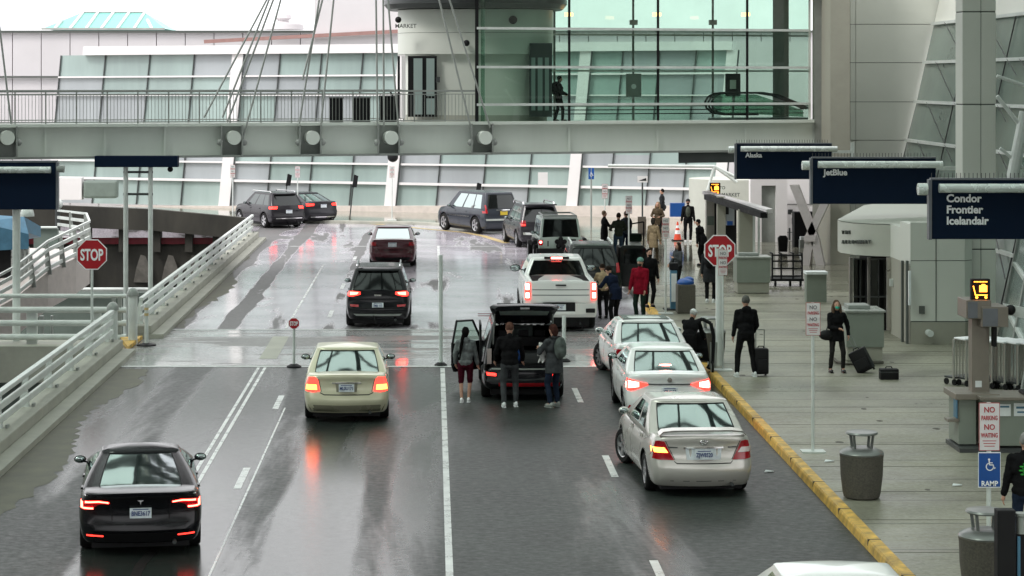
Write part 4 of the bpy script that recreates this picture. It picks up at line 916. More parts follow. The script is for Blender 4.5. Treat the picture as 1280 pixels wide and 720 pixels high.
# kerbside kiosk at right
d=42.3; t=thing('check_in_kiosk','metal kerbside check-in kiosk with a tall T-shaped post at right','kiosk',(PX(1215,d),d,.15))
w=22*d/F
MB().bx(0,w,0,.3,0,PZ(381,d)-.15,bev=.01).ob('post',M['kiosk'],t)
MB().bx(-.16,w-.02,-.22,.5,PZ(397,d)-.15,PZ(374,d)-.15,bev=.01).ob('left_arm',M['kiosk'],t); MB().bx(.12,.62,-.26,.5,PZ(407,d)-.15,PZ(382,d)-.15,bev=.01).ob('right_arm',M['kiosk'],t)
MB().bx(-.13,.05,-.235,-.222,PZ(396,d)-.15,PZ(376,d)-.15).ob('screen',M['sign_edge'],t); MB().bx(.14,.42,-.275,-.262,PZ(406,d)-.15,PZ(384,d)-.15).ob('screen',M['sign_edge'],t)
MB().bx(.36,.42,-.2,0,PZ(432,d)-.15,PZ(407,d)-.15).ob('black_fin',M['black'],t)
b=MB(); b.bar((.62,.1,2.62),(2.2,.1,2.3),.16,.2); b.ob('side_arm',M['steel_white'],t); MB().sph((.7,-.1,2.62),.1).ob('knob',M['black'],t,40)
b=MB(); b.bx(-.38,.45,-.3,.7,.95,1.06,bev=.01); b.bx(.02,3,-.6,.4,.98,1.04,bev=.01); b.ob('worktop',M['kiosk'],t)
b=MB(); b.bx(-.3,.03,-.2,.6,.1,.95,bev=.01); b.bx(.08,3,-.5,.35,.12,.97,bev=.01); b.ob('cabinet',M['counter'],t)
MB().bx(-.36,3,-.55,.6,0,.08).ob('foot_rail',M['dark_steel'],t)
b=MB(); b.bx(-.5,-.28,-.2,.1,.52,.57); b.bx(-.31,-.3,-.2,-.02,.62,.9); b.ob('side_shelf',M['kiosk'],t)
MB().bx(.06,.18,-.02,-.005,1.15,1.27).ob('label_plate',M['paper'],t)
b=MB(); b.bx(.38,.60,-.515,-.505,.68,.90); b.bx(.66,.95,-.515,-.505,.68,.92); b.ob('notice',M['paper'],t)
b=MB(); b.bx(.40,.57,-.52,-.516,.84,.87); b.bx(.70,.92,-.52,-.516,.82,.86); b.bx(.72,.90,-.52,-.516,.74,.77); b.ob('notice_print',M['tent_blue'],t)
MB().bx(-.35,-.33,-.25,.0,.6,.95).ob('blue_sticker',M['tent_blue'],t)
b=MB(); b.bx(.9,1.4,-.35,.1,1.05,1.1); b.ob('scale_pad',M['black'],t)
# luggage trolleys nested at right
def trolley(p,rz,lab,first=None):
    t=thing('luggage_trolley',lab,'luggage trolley',p,rz,'nested luggage trolleys')
    b=MB(); b.path([(-.45,0,.15),(-.45,0,1.05),(.45,0,1.05),(.45,0,.15)],.028)
    for x in (-.36,-.27,-.18,-.09,0,.09,.18,.27,.36): b.cyl((x,0,.18),(x,0,1.05),.017,n=6)
    b.ob('frame',M['stainless'],t)
    MB().bx(-.42,.42,-.34,.03,1.06,1.10,bev=.01).ob('handle_board',M['white_ink'],t)
    b=MB(); b.bx(-.42,.42,0,.35,.15,.19); b.ob('platform',M['dark_steel'],t)
    for x in (-.4,.4):
        for y in (.03,.3): b=MB(); b.cyl((x-.02,y,.07),(x+.02,y,.07),.07); b.ob('wheel',M['black'],t,40)
    return t
tr=trolley(G(1200,482,.15)+V((.25,.2,0)),R(28),'leftmost trolley in the nested row of luggage trolleys')
names=['second','third','fourth','fifth','sixth','seventh','eighth','ninth','tenth','last']
for i in range(10):
    c=copytree(tr); c.location=tr.location+V((.24*(i+1),-.36*(i+1)*.55,0)); c['label']=names[i]+' luggage trolley from the left in the nested row beside the kiosk'
t=thing('luggage_cart','black tubular luggage cart parked right of the far counter','luggage cart',G(984,358,.15))
b=MB()
for z in (.35,.6,.85,1.05): b.path([(-.5,0,z),(.5,0,z)],.03,n=6)
for x in (-.5,-.2,.2,.5): b.path([(x,0,.2),(x,0,1.1),(x,.5,1.1)],.03,n=6)
b.ob('frame',M['black'],t); MB().bx(-.55,.55,-.1,1.0,.18,.26).ob('platform',M['black'],t)
for x in (-.4,.1,.45): b=MB(); b.cyl((x-.03,0,.09),(x+.03,0,.09),.09); b.ob('wheel',M['black'],t,40)
t=thing('hanging_bag','black bag hanging on the white wall above the luggage cart','bag',P(979,304,90)); 
b=MB(); b.loft([[(-.16,0,-.35),(.16,0,-.35),(.16,.2,-.35),(-.16,.2,-.35)],[(-.2,0,.2),(.2,0,.2),(.2,.2,.2),(-.2,.2,.2)],[(-.12,.05,.3),(.12,.05,.3),(.12,.15,.3),(-.12,.15,.3)]]); b.ob('body',M['black'],t)
# suitcases
def suitcase(p,rz,w,h,dp,lab,tilt=0,handle=.45,m='black',soft=False):
    t=thing('suitcase',lab,'suitcase',p,rz,'dark suitcases'); t.rotation_euler=(tilt,0,rz)
    MB().bx(-w/2,w/2,-dp/2,dp/2,.05,h,bev=min(.05,dp*.25)).ob('shell',M[m],t,50)
    MB().bx(-w*.36,w*.36,-dp/2-.05,-dp/2+.01,.12,h*.62,bev=.02).ob('front_pocket',M[m],t,50)
    if handle:
        b=MB(); b.path([(-.1,dp*.3,h-.02),(-.1,dp*.3,h+handle),(.1,dp*.3,h+handle),(.1,dp*.3,h-.02)],.012,n=6); b.ob('pull_handle',M['steel_grey'],t,40)
    b=MB(); b.path([(-.07,0,h),(-.06,0,h+.04),(.06,0,h+.04),(.07,0,h)],.012,n=6); b.ob('carry_handle',M['black'],t,40)
    for x in (-w*.38,w*.38): b=MB(); b.cyl((x-.02,dp*.3,.035),(x+.02,dp*.3,.035),.035); b.ob('wheel',M['black_gloss'],t,40)
    return t
suitcase(G(951,470,.15),R(5),.34,.66,.26,'black upright suitcase standing right of the tall man in the black hooded jacket',handle=.42)
g=G(1085,466,.15); suitcase(g,R(-22),.42,.60,.3,'black wheeled suitcase tilted and pulled behind the walking woman',tilt=R(-0),handle=.0)
bpy.context.view_layer.objects.active=None
o=[k for k in COL.objects if k.name.startswith('suitcase')][-1]; o.rotation_euler=(0,R(-28),R(-20))
b=MB(); b.path([(-.02,0,.62),(-.05,0,.95),(.06,0,.95),(.05,0,.62)],.012,n=6); b.ob('pull_handle',M['steel_grey'],o,40)
g=G(1111,474,.15); t=thing('vanity_case','small black hard case lying on the sidewalk beside the tilted suitcase','case',g)
MB().bx(-.215,.215,-.12,.12,.0,.25,bev=.03).ob('shell',M['black'],t,50); MB().bx(-.22,.22,-.125,.125,.17,.185).ob('seam',M['dark_steel'],t); MB().path([(-.08,0,.25),(-.06,0,.29),(.06,0,.29),(.08,0,.25)],.012,n=6).ob('carry_handle',M['black'],t,40)
# ================================================================ PEOPLE
def ik(a,c,l1,l2,pole):
    d=c-a; L=min(d.length,(l1+l2)*.999); dn=d.normalized(); c=a+dn*L
    x=(l1*l1-l2*l2+L*L)/(2*L); h=math.sqrt(max(l1*l1-x*x,0)); p=pole-dn*pole.dot(dn)
    p=p.normalized() if p.length>1e-4 else V((0,1,0)); return a+dn*x+p*h,c
def remesh(b,name,m,vox,parent,sm=3,disp=0):
    me=b.mesh(name,m); o=bpy.data.objects.new(name,me); COL.objects.link(o)
    r=o.modifiers.new('r','REMESH'); r.mode='VOXEL'; r.voxel_size=vox; r.use_smooth_shade=True
    s=o.modifiers.new('s','SMOOTH'); s.iterations=sm; s.factor=.5
    if disp:
        tx=bpy.data.textures.new('folds','CLOUDS'); tx.noise_scale=.09; dd=o.modifiers.new('d','DISPLACE'); dd.texture=tx; dd.strength=disp; dd.mid_level=.5
    ne=evalmesh(o,name); o.modifiers.clear(); o.data=ne; ne.name=name; bpy.data.meshes.remove(me)
    if not ne.materials: ne.materials.append(m)
    o.parent=parent; return o
def person(lab,pos,h,rz,top,bottom,hair=(.02,.015,.01),hairstyle='short',coat=.86,feet=((-.1,0),(.1,0)),hands=None,lean=0,head=(0,0),
           shoes='black',hat=None,skin='skin',beard=False,mask=None,backpack=None,hood=False,bulk=1.0,legw=1.0,shorts=None,seat=None,bag=None,skirt=False,grp=None,face=True,sleeve=True):
    t=thing('person',lab,'person',pos,rz,grp); s=h/1.75; t.scale=(s,s,s)
    hz=.92 if seat is None else seat
    pel=V((0,-.02-.25*math.sin(R(lean))*.5,hz)); ld=V((0,math.sin(R(lean)),math.cos(R(lean))))
    ch=pel+ld*.36+V((0,.0,0)); nk=pel+ld*.56; shc=pel+ld*.50
    hd=nk+V((0,math.sin(R(lean+head[0])),math.cos(R(lean+head[0]))))*.17
    SH=[shc+V((sx*.170*bulk,0,-.01)) for sx in (-1,1)]; HP=[pel+V((sx*.095,0,0)) for sx in (-1,1)]
    hands=hands or ((-.27,.06,.80),(.27,.06,.80))
    an=[V((f[0],f[1]-.03,.09+(f[2] if len(f)>2 else 0))) for f in feet]
    kn=[];
    for i in (0,1):
        k,an[i]=ik(HP[i],an[i],.43,.42,V(((-.2,.2)[i],1,0))); kn.append(k)
    hn=[V(q) for q in hands]; el=[]
    for i in (0,1):
        e,hn[i]=ik(SH[i],hn[i],.29,.26,V(((-.7,.7)[i],-.8,-.3))); el.append(e)
    Rh=Matrix.Rotation(R(head[1]),3,'Z')@Matrix.Rotation(-R(lean*.6+head[0]),3,'X')
    # body
    b=MB()
    b.sph(hd,(.077,.096,.118),14,12,rot=Rh); b.sph(hd+Rh@V((0,.03,-.06)),(.055,.062,.065),12,8,rot=Rh)
    b.sph(hd+Rh@V((0,.098,-.012)),(.014,.022,.026),8,6,rot=Rh); b.sph(hd+Rh@V((0,.088,-.055)),(.026,.012,.010),8,6)
    for sx in (-1,1): b.sph(hd+Rh@V((sx*.078,-.002,-.005)),(.012,.024,.034),8,6,rot=Rh)
    b.cap(nk-ld*.05,hd-V((0,.01,.07)),.058,.052)
    b.sph(ch,(.16*bulk,.105,.19),14,10); b.sph(pel+ld*.12,(.14*bulk,.10,.17),14,10); b.sph(pel,(.15,.11,.13),14,10); b.cap(SH[0]*.9+shc*.1,SH[1]*.9+shc*.1,.06,.06)
    for i in (0,1):
        b.cap(HP[i],kn[i],.078,.052); b.cap(kn[i],an[i],.052,.036); b.cap(an[i],an[i]+V((0,.13,-.045)),.035,.03)
        b.cap(SH[i],el[i],.046,.037); b.cap(el[i],hn[i],.037,.025)
        fd=(hn[i]-el[i]).normalized(); sd=fd.cross(V((0,1,0.01))).normalized(); 
        if sd.length<.5: sd=V((1,0,0))
        nn=sd.cross(fd).normalized()
        b.cap(hn[i],hn[i]+fd*.06,.026,.030)
        for k,(o,l) in enumerate(((-.03,.065),(-.01,.078),(.01,.072),(.03,.055))):
            q=hn[i]+fd*.085+nn*o; m_=q+fd*l*.5+sd*(.012); b.cap(q,m_,.010,.009,6); b.cap(m_,m_+fd*l*.3+sd*.022,.009,.008,6)
        q=hn[i]+fd*.03+nn*(.03); b.cap(q,q+nn*.03+fd*.045,.011,.009,6)
    body=remesh(b,'body',M[skin],.0105,t,2)
    if face:
        for sx in (-1,1):
            MB().sph(hd+Rh@V((sx*.031,.089,.012)),(.011,.008,.008),8,6).ob('eye',M['black_gloss'],body,50)
    # trousers
    tz=.012 if not shorts else 0
    b=MB(); b.sph(pel+V((0,0,-.0)),(.165*bulk,.125,.14),14,10); b.sph(pel+ld*.1,(.155*bulk,.12,.12),14,10)
    for i in (0,1):
        b.cap(HP[i],kn[i],.098*legw,.070*legw)
        b.cap(kn[i],kn[i].lerp(an[i],.9 if not shorts else shorts),.070*legw,.056*legw)
    remesh(b,'trousers' if not shorts else 'leggings',bottom,.014,t,2,.018)
    if coat:
        b=MB(); e=pel+ld*(.0)+V((0,0,-(.92-coat)*1.0+.0)) if seat is None else pel
        b.sph(ch+ld*.02,(.195*bulk,.135,.19),14,10); b.sph(pel+ld*.16,(.172*bulk,.135,.18),14,10); b.cap(SH[0],SH[1],.075,.075)
        b.sph(pel+ld*.03,(.18*bulk,.142,.12),14,10)
        if coat<.80 and seat is None: b.loft([[V((e.x+rx*math.cos(a),e.y+ry*math.sin(a)-.0,z)) for a in [2*math.pi*k/18 for k in range(18)]] for rx,ry,z in ((.19*bulk,.15,coat),(.185*bulk,.15,.95),(.165*bulk,.13,1.1))])
        b.cap(shc+ld*.03,nk+ld*.02,.085,.066)
        if hood: b.sph(nk+V((0,-.075,.0)),(.12,.075,.075),12,8)
        for i in (0,1):
            if sleeve: b.cap(SH[i],el[i],.070,.060); b.cap(el[i],hn[i].lerp(el[i],.08),.060,.046)
            else: b.cap(SH[i],SH[i].lerp(el[i],.6),.07,.062)
        remesh(b,'jacket',top,.014,t,2,.028)
    if skirt: b=MB(); b.lathe([(.15,.62),(.19,.6),(.17,.98),(.001,.98)],c=(0,pel.y,0)); b.ob('skirt',M['black'],t,50)
    for i in (0,1):
        b=MB(); a=an[i]; b.sph(a+V((0,.06,-.042)),(.045,.125,.045),12,8); b.sph(a+V((0,-.02,-.025)),(.04,.055,.06),10,8); b.bx(a.x-.042,a.x+.042,a.y-.06,a.y+.17,a.z-.09,a.z-.068,bev=.008)
        b.ob('shoe',M[shoes] if isinstance(shoes,str) else shoes,t,50)
    hm=cloth('hair%d'%int(sum(hair)*1000),hair,.3)
    def hs(b,o,r): b.sph(hd+Rh@V(o),r,16,10,rot=Rh)
    if hairstyle!='bald':
        b=MB(); hs(b,(0,-.018,.028),(.089,.098,.105)); 
        if hairstyle in('long','messy'): hs(b,(0,-.05,-.03),(.085,.065,.12))
        if hairstyle=='long': 
            hs(b,(0,-.075,-.15),(.10,.05,.17)); hs(b,(-.09,.0,-.13),(.042,.06,.16)); hs(b,(.09,.0,-.13),(.042,.06,.16))
        if hairstyle=='braid': hs(b,(-.0,-.09,-.02),(.08,.05,.09)); b.cap(hd+V((-.05,-.10,-.08)),hd+V((-.10,-.17,-.36)),.045,.04); b.cap(hd+V((-.10,-.17,-.36)),hd+V((-.13,-.16,-.62)),.04,.018)
        remesh(b,'hair',hm,.012,t,1,.02)
    if beard: b=MB(); hs(b,(0,.05,-.075),(.06,.055,.05)); b.ob('beard',hm,t,50)
    if hat:
        b=MB(); hs(b,(0,-.005,.045),(.092,.108,.088)); b.ob('hat',M[hat] if isinstance(hat,str) else hat,t,50)
    if mask: b=MB(); hs(b,(0,.05,-.045),(.055,.062,.05)); b.ob('face_mask',M[mask] if isinstance(mask,str) else mask,t,50)
    if backpack:
        c=ch+V((0,-.2,0)); b=MB(); b.sph(c,(.15,.11,.24),14,10); b.sph(c+V((0,-.07,-.08)),(.11,.06,.12),12,8)
        k=remesh(b,'backpack',backpack,.014,t,2,.02); b=MB()
        for sx in (-1,1): b.path([c+V((sx*.1,.05,.2)),SH[0 if sx<0 else 1].lerp(shc,.4)+V((0,0,.09)),ch+V((sx*.1,.15,0))],.02)
        b.ob('strap',M['black'],k,50)
    if bag:
        c=V(bag); b=MB(); b.sph(c,(.19,.11,.13),14,10); bg=remesh(b,'shoulder_bag',M['black'],.014,t,2,.02)
        b=MB(); b.path([c+V((0,.0,.1)),SH[0 if c.x<0 else 1].lerp(shc,.3)+V((0,.0,.08))],.015); b.ob('strap',M['black'],bg,50)
    return t
bk=cloth('black',(.012,.012,.013)); dk=cloth('charcoal',(.03,.032,.035)); nv=cloth('navy',(.012,.018,.04)); jn=cloth('denim',(.05,.085,.13)); mr=cloth('maroon',(.07,.008,.018)); gr=cloth('grey',(.2,.22,.22)); gs=cloth('slate',(.07,.075,.08)); tn=cloth('tan',(.42,.32,.2)); rd=cloth('red',(.24,.008,.022)); gn=cloth('green',(.04,.05,.035)); dg=cloth('darkgreen',(.015,.03,.022)); tl=cloth('teal',(.2,.38,.33)); wt=cloth('white',(.7,.7,.68)); lt=cloth('legging',(.03,.028,.027)); mint=cloth('mint',(.1,.7,.5)); br=cloth('brown',(.10,.075,.05)); bl=cloth('jeansdark',(.02,.03,.055))
def gp(x,y,z=0): return G(x,y,z)
# group at the open tailgate
person('woman in grey hoodie with long black braid and maroon leggings at the open car door',gp(582,503),1.64,R(-4),gr,mr,hairstyle='braid',coat=.86,feet=((-.09,-.02),(.07,.06)),hands=((-.24,.12,.9),(.28,.12,.86)),shoes='white_ink',hood=True,shorts=.10,grp='people loading the car',hair=(.006,.005,.005))
person('man in a black jacket and grey trousers standing at the open boot, seen from behind',gp(637,509),1.82,R(4),bk,gs,hairstyle='short',coat=.80,feet=((-.12,.0),(.14,.08)),hands=((-.28,.25,.95),(.3,.25,.95)),shoes='paper',bulk=1.12,hat=None,head=(12,0),grp='people loading the car',hair=(.12,.06,.045),skin='skin')
person('brown-haired person in slate jacket and grey backpack holding a small white dog',gp(692,509),1.78,R(38),gs,bl,hairstyle='messy',coat=.74,feet=((-.11,0),(.12,.04)),hands=((-.12,.34,1.22),(.05,.36,1.15)),shoes='steel_grey',bulk=1.15,head=(14,0),backpack=cloth('packgrey',(.12,.14,.13)),hair=(.06,.025,.02),grp='people loading the car')
# dog held
p=P(677,441,gp(692,509).y+.05); t=thing('dog','small white fluffy dog with a dark nose held by the person with the backpack','dog',p,R(150)); 
b=MB(); b.sph((0,.0,.16),(.065,.075,.065),12,8); b.sph((0,.07,.14),(.03,.045,.03)); b.cap((0,-.01,.1),(0,-.05,-.04),.06,.07); b.cap((0,-.05,-.04),(0,-.06,-.16),.07,.065); b.sph((-.05,0,.19),(.02,.02,.04)); b.sph((.05,0,.19),(.02,.02,.04))
for sx in (-1,1): b.cap((sx*.04,.02,.0),(sx*.04,.09,-.05),.024,.02); b.cap((sx*.05,-.03,-.15),(sx*.05,.05,-.2),.03,.022)
b.cap((0,-.1,-.14),(0,-.17,-.08),.02,.014); body=remesh(b,'body',wt,.012,t,1,.02)
MB().sph((0,.115,.145),(.012,.01,.01)).ob('nose',M['black'],body,50)
for sx in (-1,1): MB().sph((sx*.028,.062,.175),.008).ob('eye',M['black'],body,50)
# by the pickup
person('person in a dark navy jacket leaning into the open rear door beside the pickup',gp(768,408),1.78,R(38),nv,bk,coat=.78,lean=24,head=(10,0),feet=((-.1,0),(.12,.1)),hands=((-.15,.5,1.1),(.2,.45,1.05)),hair=(.02,.015,.012),grp='people at the kerbside cars')
person('person in a tan patterned top half inside the open rear door of the dark van',gp(754,398),1.62,R(10),tn,bk,coat=.84,lean=12,head=(8,0),hands=((-.15,.4,1.1),(.2,.4,1.05)),hair=(.03,.02,.015),grp='people at the kerbside cars')
person('man in a red jacket and green beanie standing beside the open van door',gp(800,402),1.86,R(152),rd,dg,coat=.76,hands=((-.2,.12,.88),(.27,.1,.85)),hat=tl,beard=True,hair=(.05,.045,.04),bulk=1.1,shoes='black',grp='people at the kerbside cars')
t=[o for o in COL.objects if o.name.startswith('person')][-1]
person('man in a black jacket standing just behind the man in red',gp(812,384,.15),1.76,R(200),bk,bk,coat=.8,hair=(.015,.012,.01),beard=True,bulk=1.1,skin='skin',grp='people at the kerbside cars')
g=gp(852,466); person('person with a white cap in a dark coat bending over a pushchair near the kerb',V((PX(862,53.2),53.2,0.02)),1.66,R(-32),bk,bk,coat=.74,lean=20,head=(14,0),hands=((-.1,.5,.95),(.18,.5,.92)),hat='paper',hair=(.5,.5,.48),bulk=1.15)
t=thing('pushchair','black pushchair with a curved hood frame beside the person in the white cap','pushchair',V((PX(878,53.4),53.4,.1)))
b=MB(); b.path([(-.3,.2,.95),(-.2,.1,1.22),(.0,0,1.3),(.2,0,1.2),(.27,0,.9),(.25,0,.3),(.12,0,.12)],.045); b.ob('hood_frame',M['black'],t,40)
b=MB(); b.loft([[(-.2,-.1,.35),(.15,-.1,.3),(.15,.4,.3),(-.2,.4,.35)],[(-.22,-.1,.6),(.12,-.12,.62),(.12,.4,.62),(-.22,.4,.6)],[(-.1,.2,.95),(.1,.2,.95),(.1,.4,.95),(-.1,.4,.95)]]); b.ob('seat',bk,t,40)
b=MB(); b.path([(.3,-.05,.15),(.33,.0,.75)],.03); b.path([(.18,-.05,.15),(.2,.0,.75)],.02); b.ob('frame_tube',M['steel_grey'],t,40)
for x,y in ((-.22,-.1),(-.22,.45),(.22,-.1),(.22,.45)):
    b=MB(); b.cyl((x-.025,y,.15),(x+.025,y,.15),.16,n=20); w=b.ob('wheel',M['tyre'],t,40); MB().cyl((x-.03,y,.15),(x+.03,y,.15),.11,n=20).ob('rim',M['steel_white'],w,40)
person('tall man in a black hooded jacket standing with feet apart beside an upright suitcase',gp(932,471,.15),1.88,R(6),bk,bk,coat=.84,hood=True,feet=((-.20,0),(.20,.02)),hands=((-.25,.12,.86),(.20,.17,.93)),hair=(.12,.12,.11),shoes='paper',bulk=1.08,head=(5,0))
person('long-haired woman in black with a mint mask walking towards the camera',gp(1046,466,.15),1.70,R(188),bk,lt,coat=.78,feet=((-.16,.02),(.14,-.04)),hands=((-.30,-.02,.92),(.02,.22,1.10)),hairstyle='long',hair=(.13,.085,.06),mask=mint,bag=(.27,.02,.93),legw=.90,shoes='black_gloss')
g=V((PX(1282,32.6),32.6,.15)); tt=person('grey-haired man in black sweatshirt with a green back print at the right edge',g,1.80,R(-6),bk,bl,coat=.82,hands=((-.30,.05,.84),(.3,.05,.84)),hair=(.3,.29,.28),bulk=1.15)
b=MB()
for k in range(26):
    a=random.uniform(0,6.28); r=random.uniform(.02,.10); b.sph((r*math.cos(a),-.003*k/26-.155,1.27+r*math.sin(a)),(.03,.012,.014),6,4)
b.ob('green_print',mat('green print',(.02,.28,.03),.8,var=.5,scale=30),tt)
# far sidewalk people
person('long-haired woman in a dark jacket looking at a phone near the recycling bin',gp(847,366,.15),1.62,R(120),gs,bk,coat=.8,hairstyle='long',hair=(.035,.02,.015),hands=((-.12,.25,1.25),(.2,.2,1.0)),bag=(.25,-.05,.95))
person('person in a long tan coat walking away past the kerb',gp(817,329,.15),1.70,R(-30),tn,br,coat=.62,hairstyle='messy',hair=(.06,.045,.03),feet=((-.08,-.12),(.08,.18)),bulk=1.0)
person('woman with fair hair in a dark brown coat behind the person in tan',gp(822,301,.15),1.66,R(160),br,bk,coat=.72,hairstyle='long',hair=(.3,.2,.12),hands=((-.15,.2,1.1),(.15,.2,1.1)))
person('person in a dark parka with a bag, farthest up the sidewalk',gp(827,283,.15),1.76,R(80),dk,bk,coat=.74,hair=(.01,.01,.01),bag=(.25,-.1,.9))
person('man in a dark jacket over a grey-green shirt standing by the traffic cone',gp(860,303,.15),1.84,R(175),bk,bk,coat=.82,hair=(.01,.01,.01),hat='black',mask='black',shoes='paper',bulk=1.05)
g=gp(860,303,.15); t=thing('shirt','grey-green shirt front of the man by the cone','shirt',g); bpy.data.objects.remove(t)
pp=[o for o in COL.objects if o.name.startswith('person') and 'traffic cone' in o['label']][0]
MB().sph((0,.10,1.24),(.10,.06,.22)).ob('shirt_front',cloth('khaki',(.1,.11,.09)),pp,50)
person('blonde person in a long black coat facing right at the far kerb',gp(756,318,.15),1.72,R(-80),bk,bk,coat=.60,hair=(.25,.18,.12),hands=((-.1,.35,1.15),(.1,.35,1.1)))
person('man in a dark green jacket and jeans with his back turned in the far group',gp(773,325,.15),1.80,R(10),gn,jn,coat=.84,hair=(.04,.03,.02),hands=((-.2,.3,1.1),(.2,.3,1.1)))
person('man in a grey-blue jacket and dark trousers on the right of the far group',gp(782,321,.15),1.78,R(30),cloth('bluegrey',(.07,.09,.11)),nv,coat=.84,hair=(.09,.07,.06),backpack=dk)
# far trolley by group
t=thing('luggage_trolley','loaded luggage trolley standing right of the far group of people','luggage trolley',gp(795,322,.15))
b=MB(); b.path([(-.3,0,.1),(-.3,0,1.3),(.3,0,1.4),(.3,0,.1)],.03,n=6); b.ob('frame',M['black'],t); MB().bx(-.35,.3,-.3,.4,.15,.22).ob('platform',M['black'],t)
MB().bx(-.25,.2,-.2,.2,.24,.6,bev=.05).ob('white_parcel',M['paper'],t); MB().bx(-.28,.22,-.2,.2,.62,.95,bev=.08).ob('dark_bag',dg,t,50)
for x in (-.3,.25): b=MB(); b.cyl((x-.02,0,.08),(x+.02,0,.08),.08); b.ob('wheel',M['black'],t,40)
person('person in a black jacket bending beside the shelter posts',gp(877,332,.15),1.74,R(60),bk,bk,coat=.78,lean=16,hair=(.01,.01,.01),bulk=1.2)
person('person in a long dark coat carrying a black backpack left of the right STOP sign',gp(888,378,.15),1.80,R(-15),dk,bk,coat=.62,hair=(.01,.01,.01),shoes='paper',backpack=bk,bulk=1.15,hood=True,bag=(.3,.0,.9))
p=bp(699,146.5,-2.0); p.z=ZT+.0
person('person dressed in black with a backpack walking inside the glass hall',p,1.74,R(-75),bk,bk,coat=.82,hood=True,feet=((-.08,-.12),(.08,.14)),hands=((-.2,.25,1.05),(.2,.25,1.05)),backpack=bk,hair=(.01,.01,.01),head=(14,0))
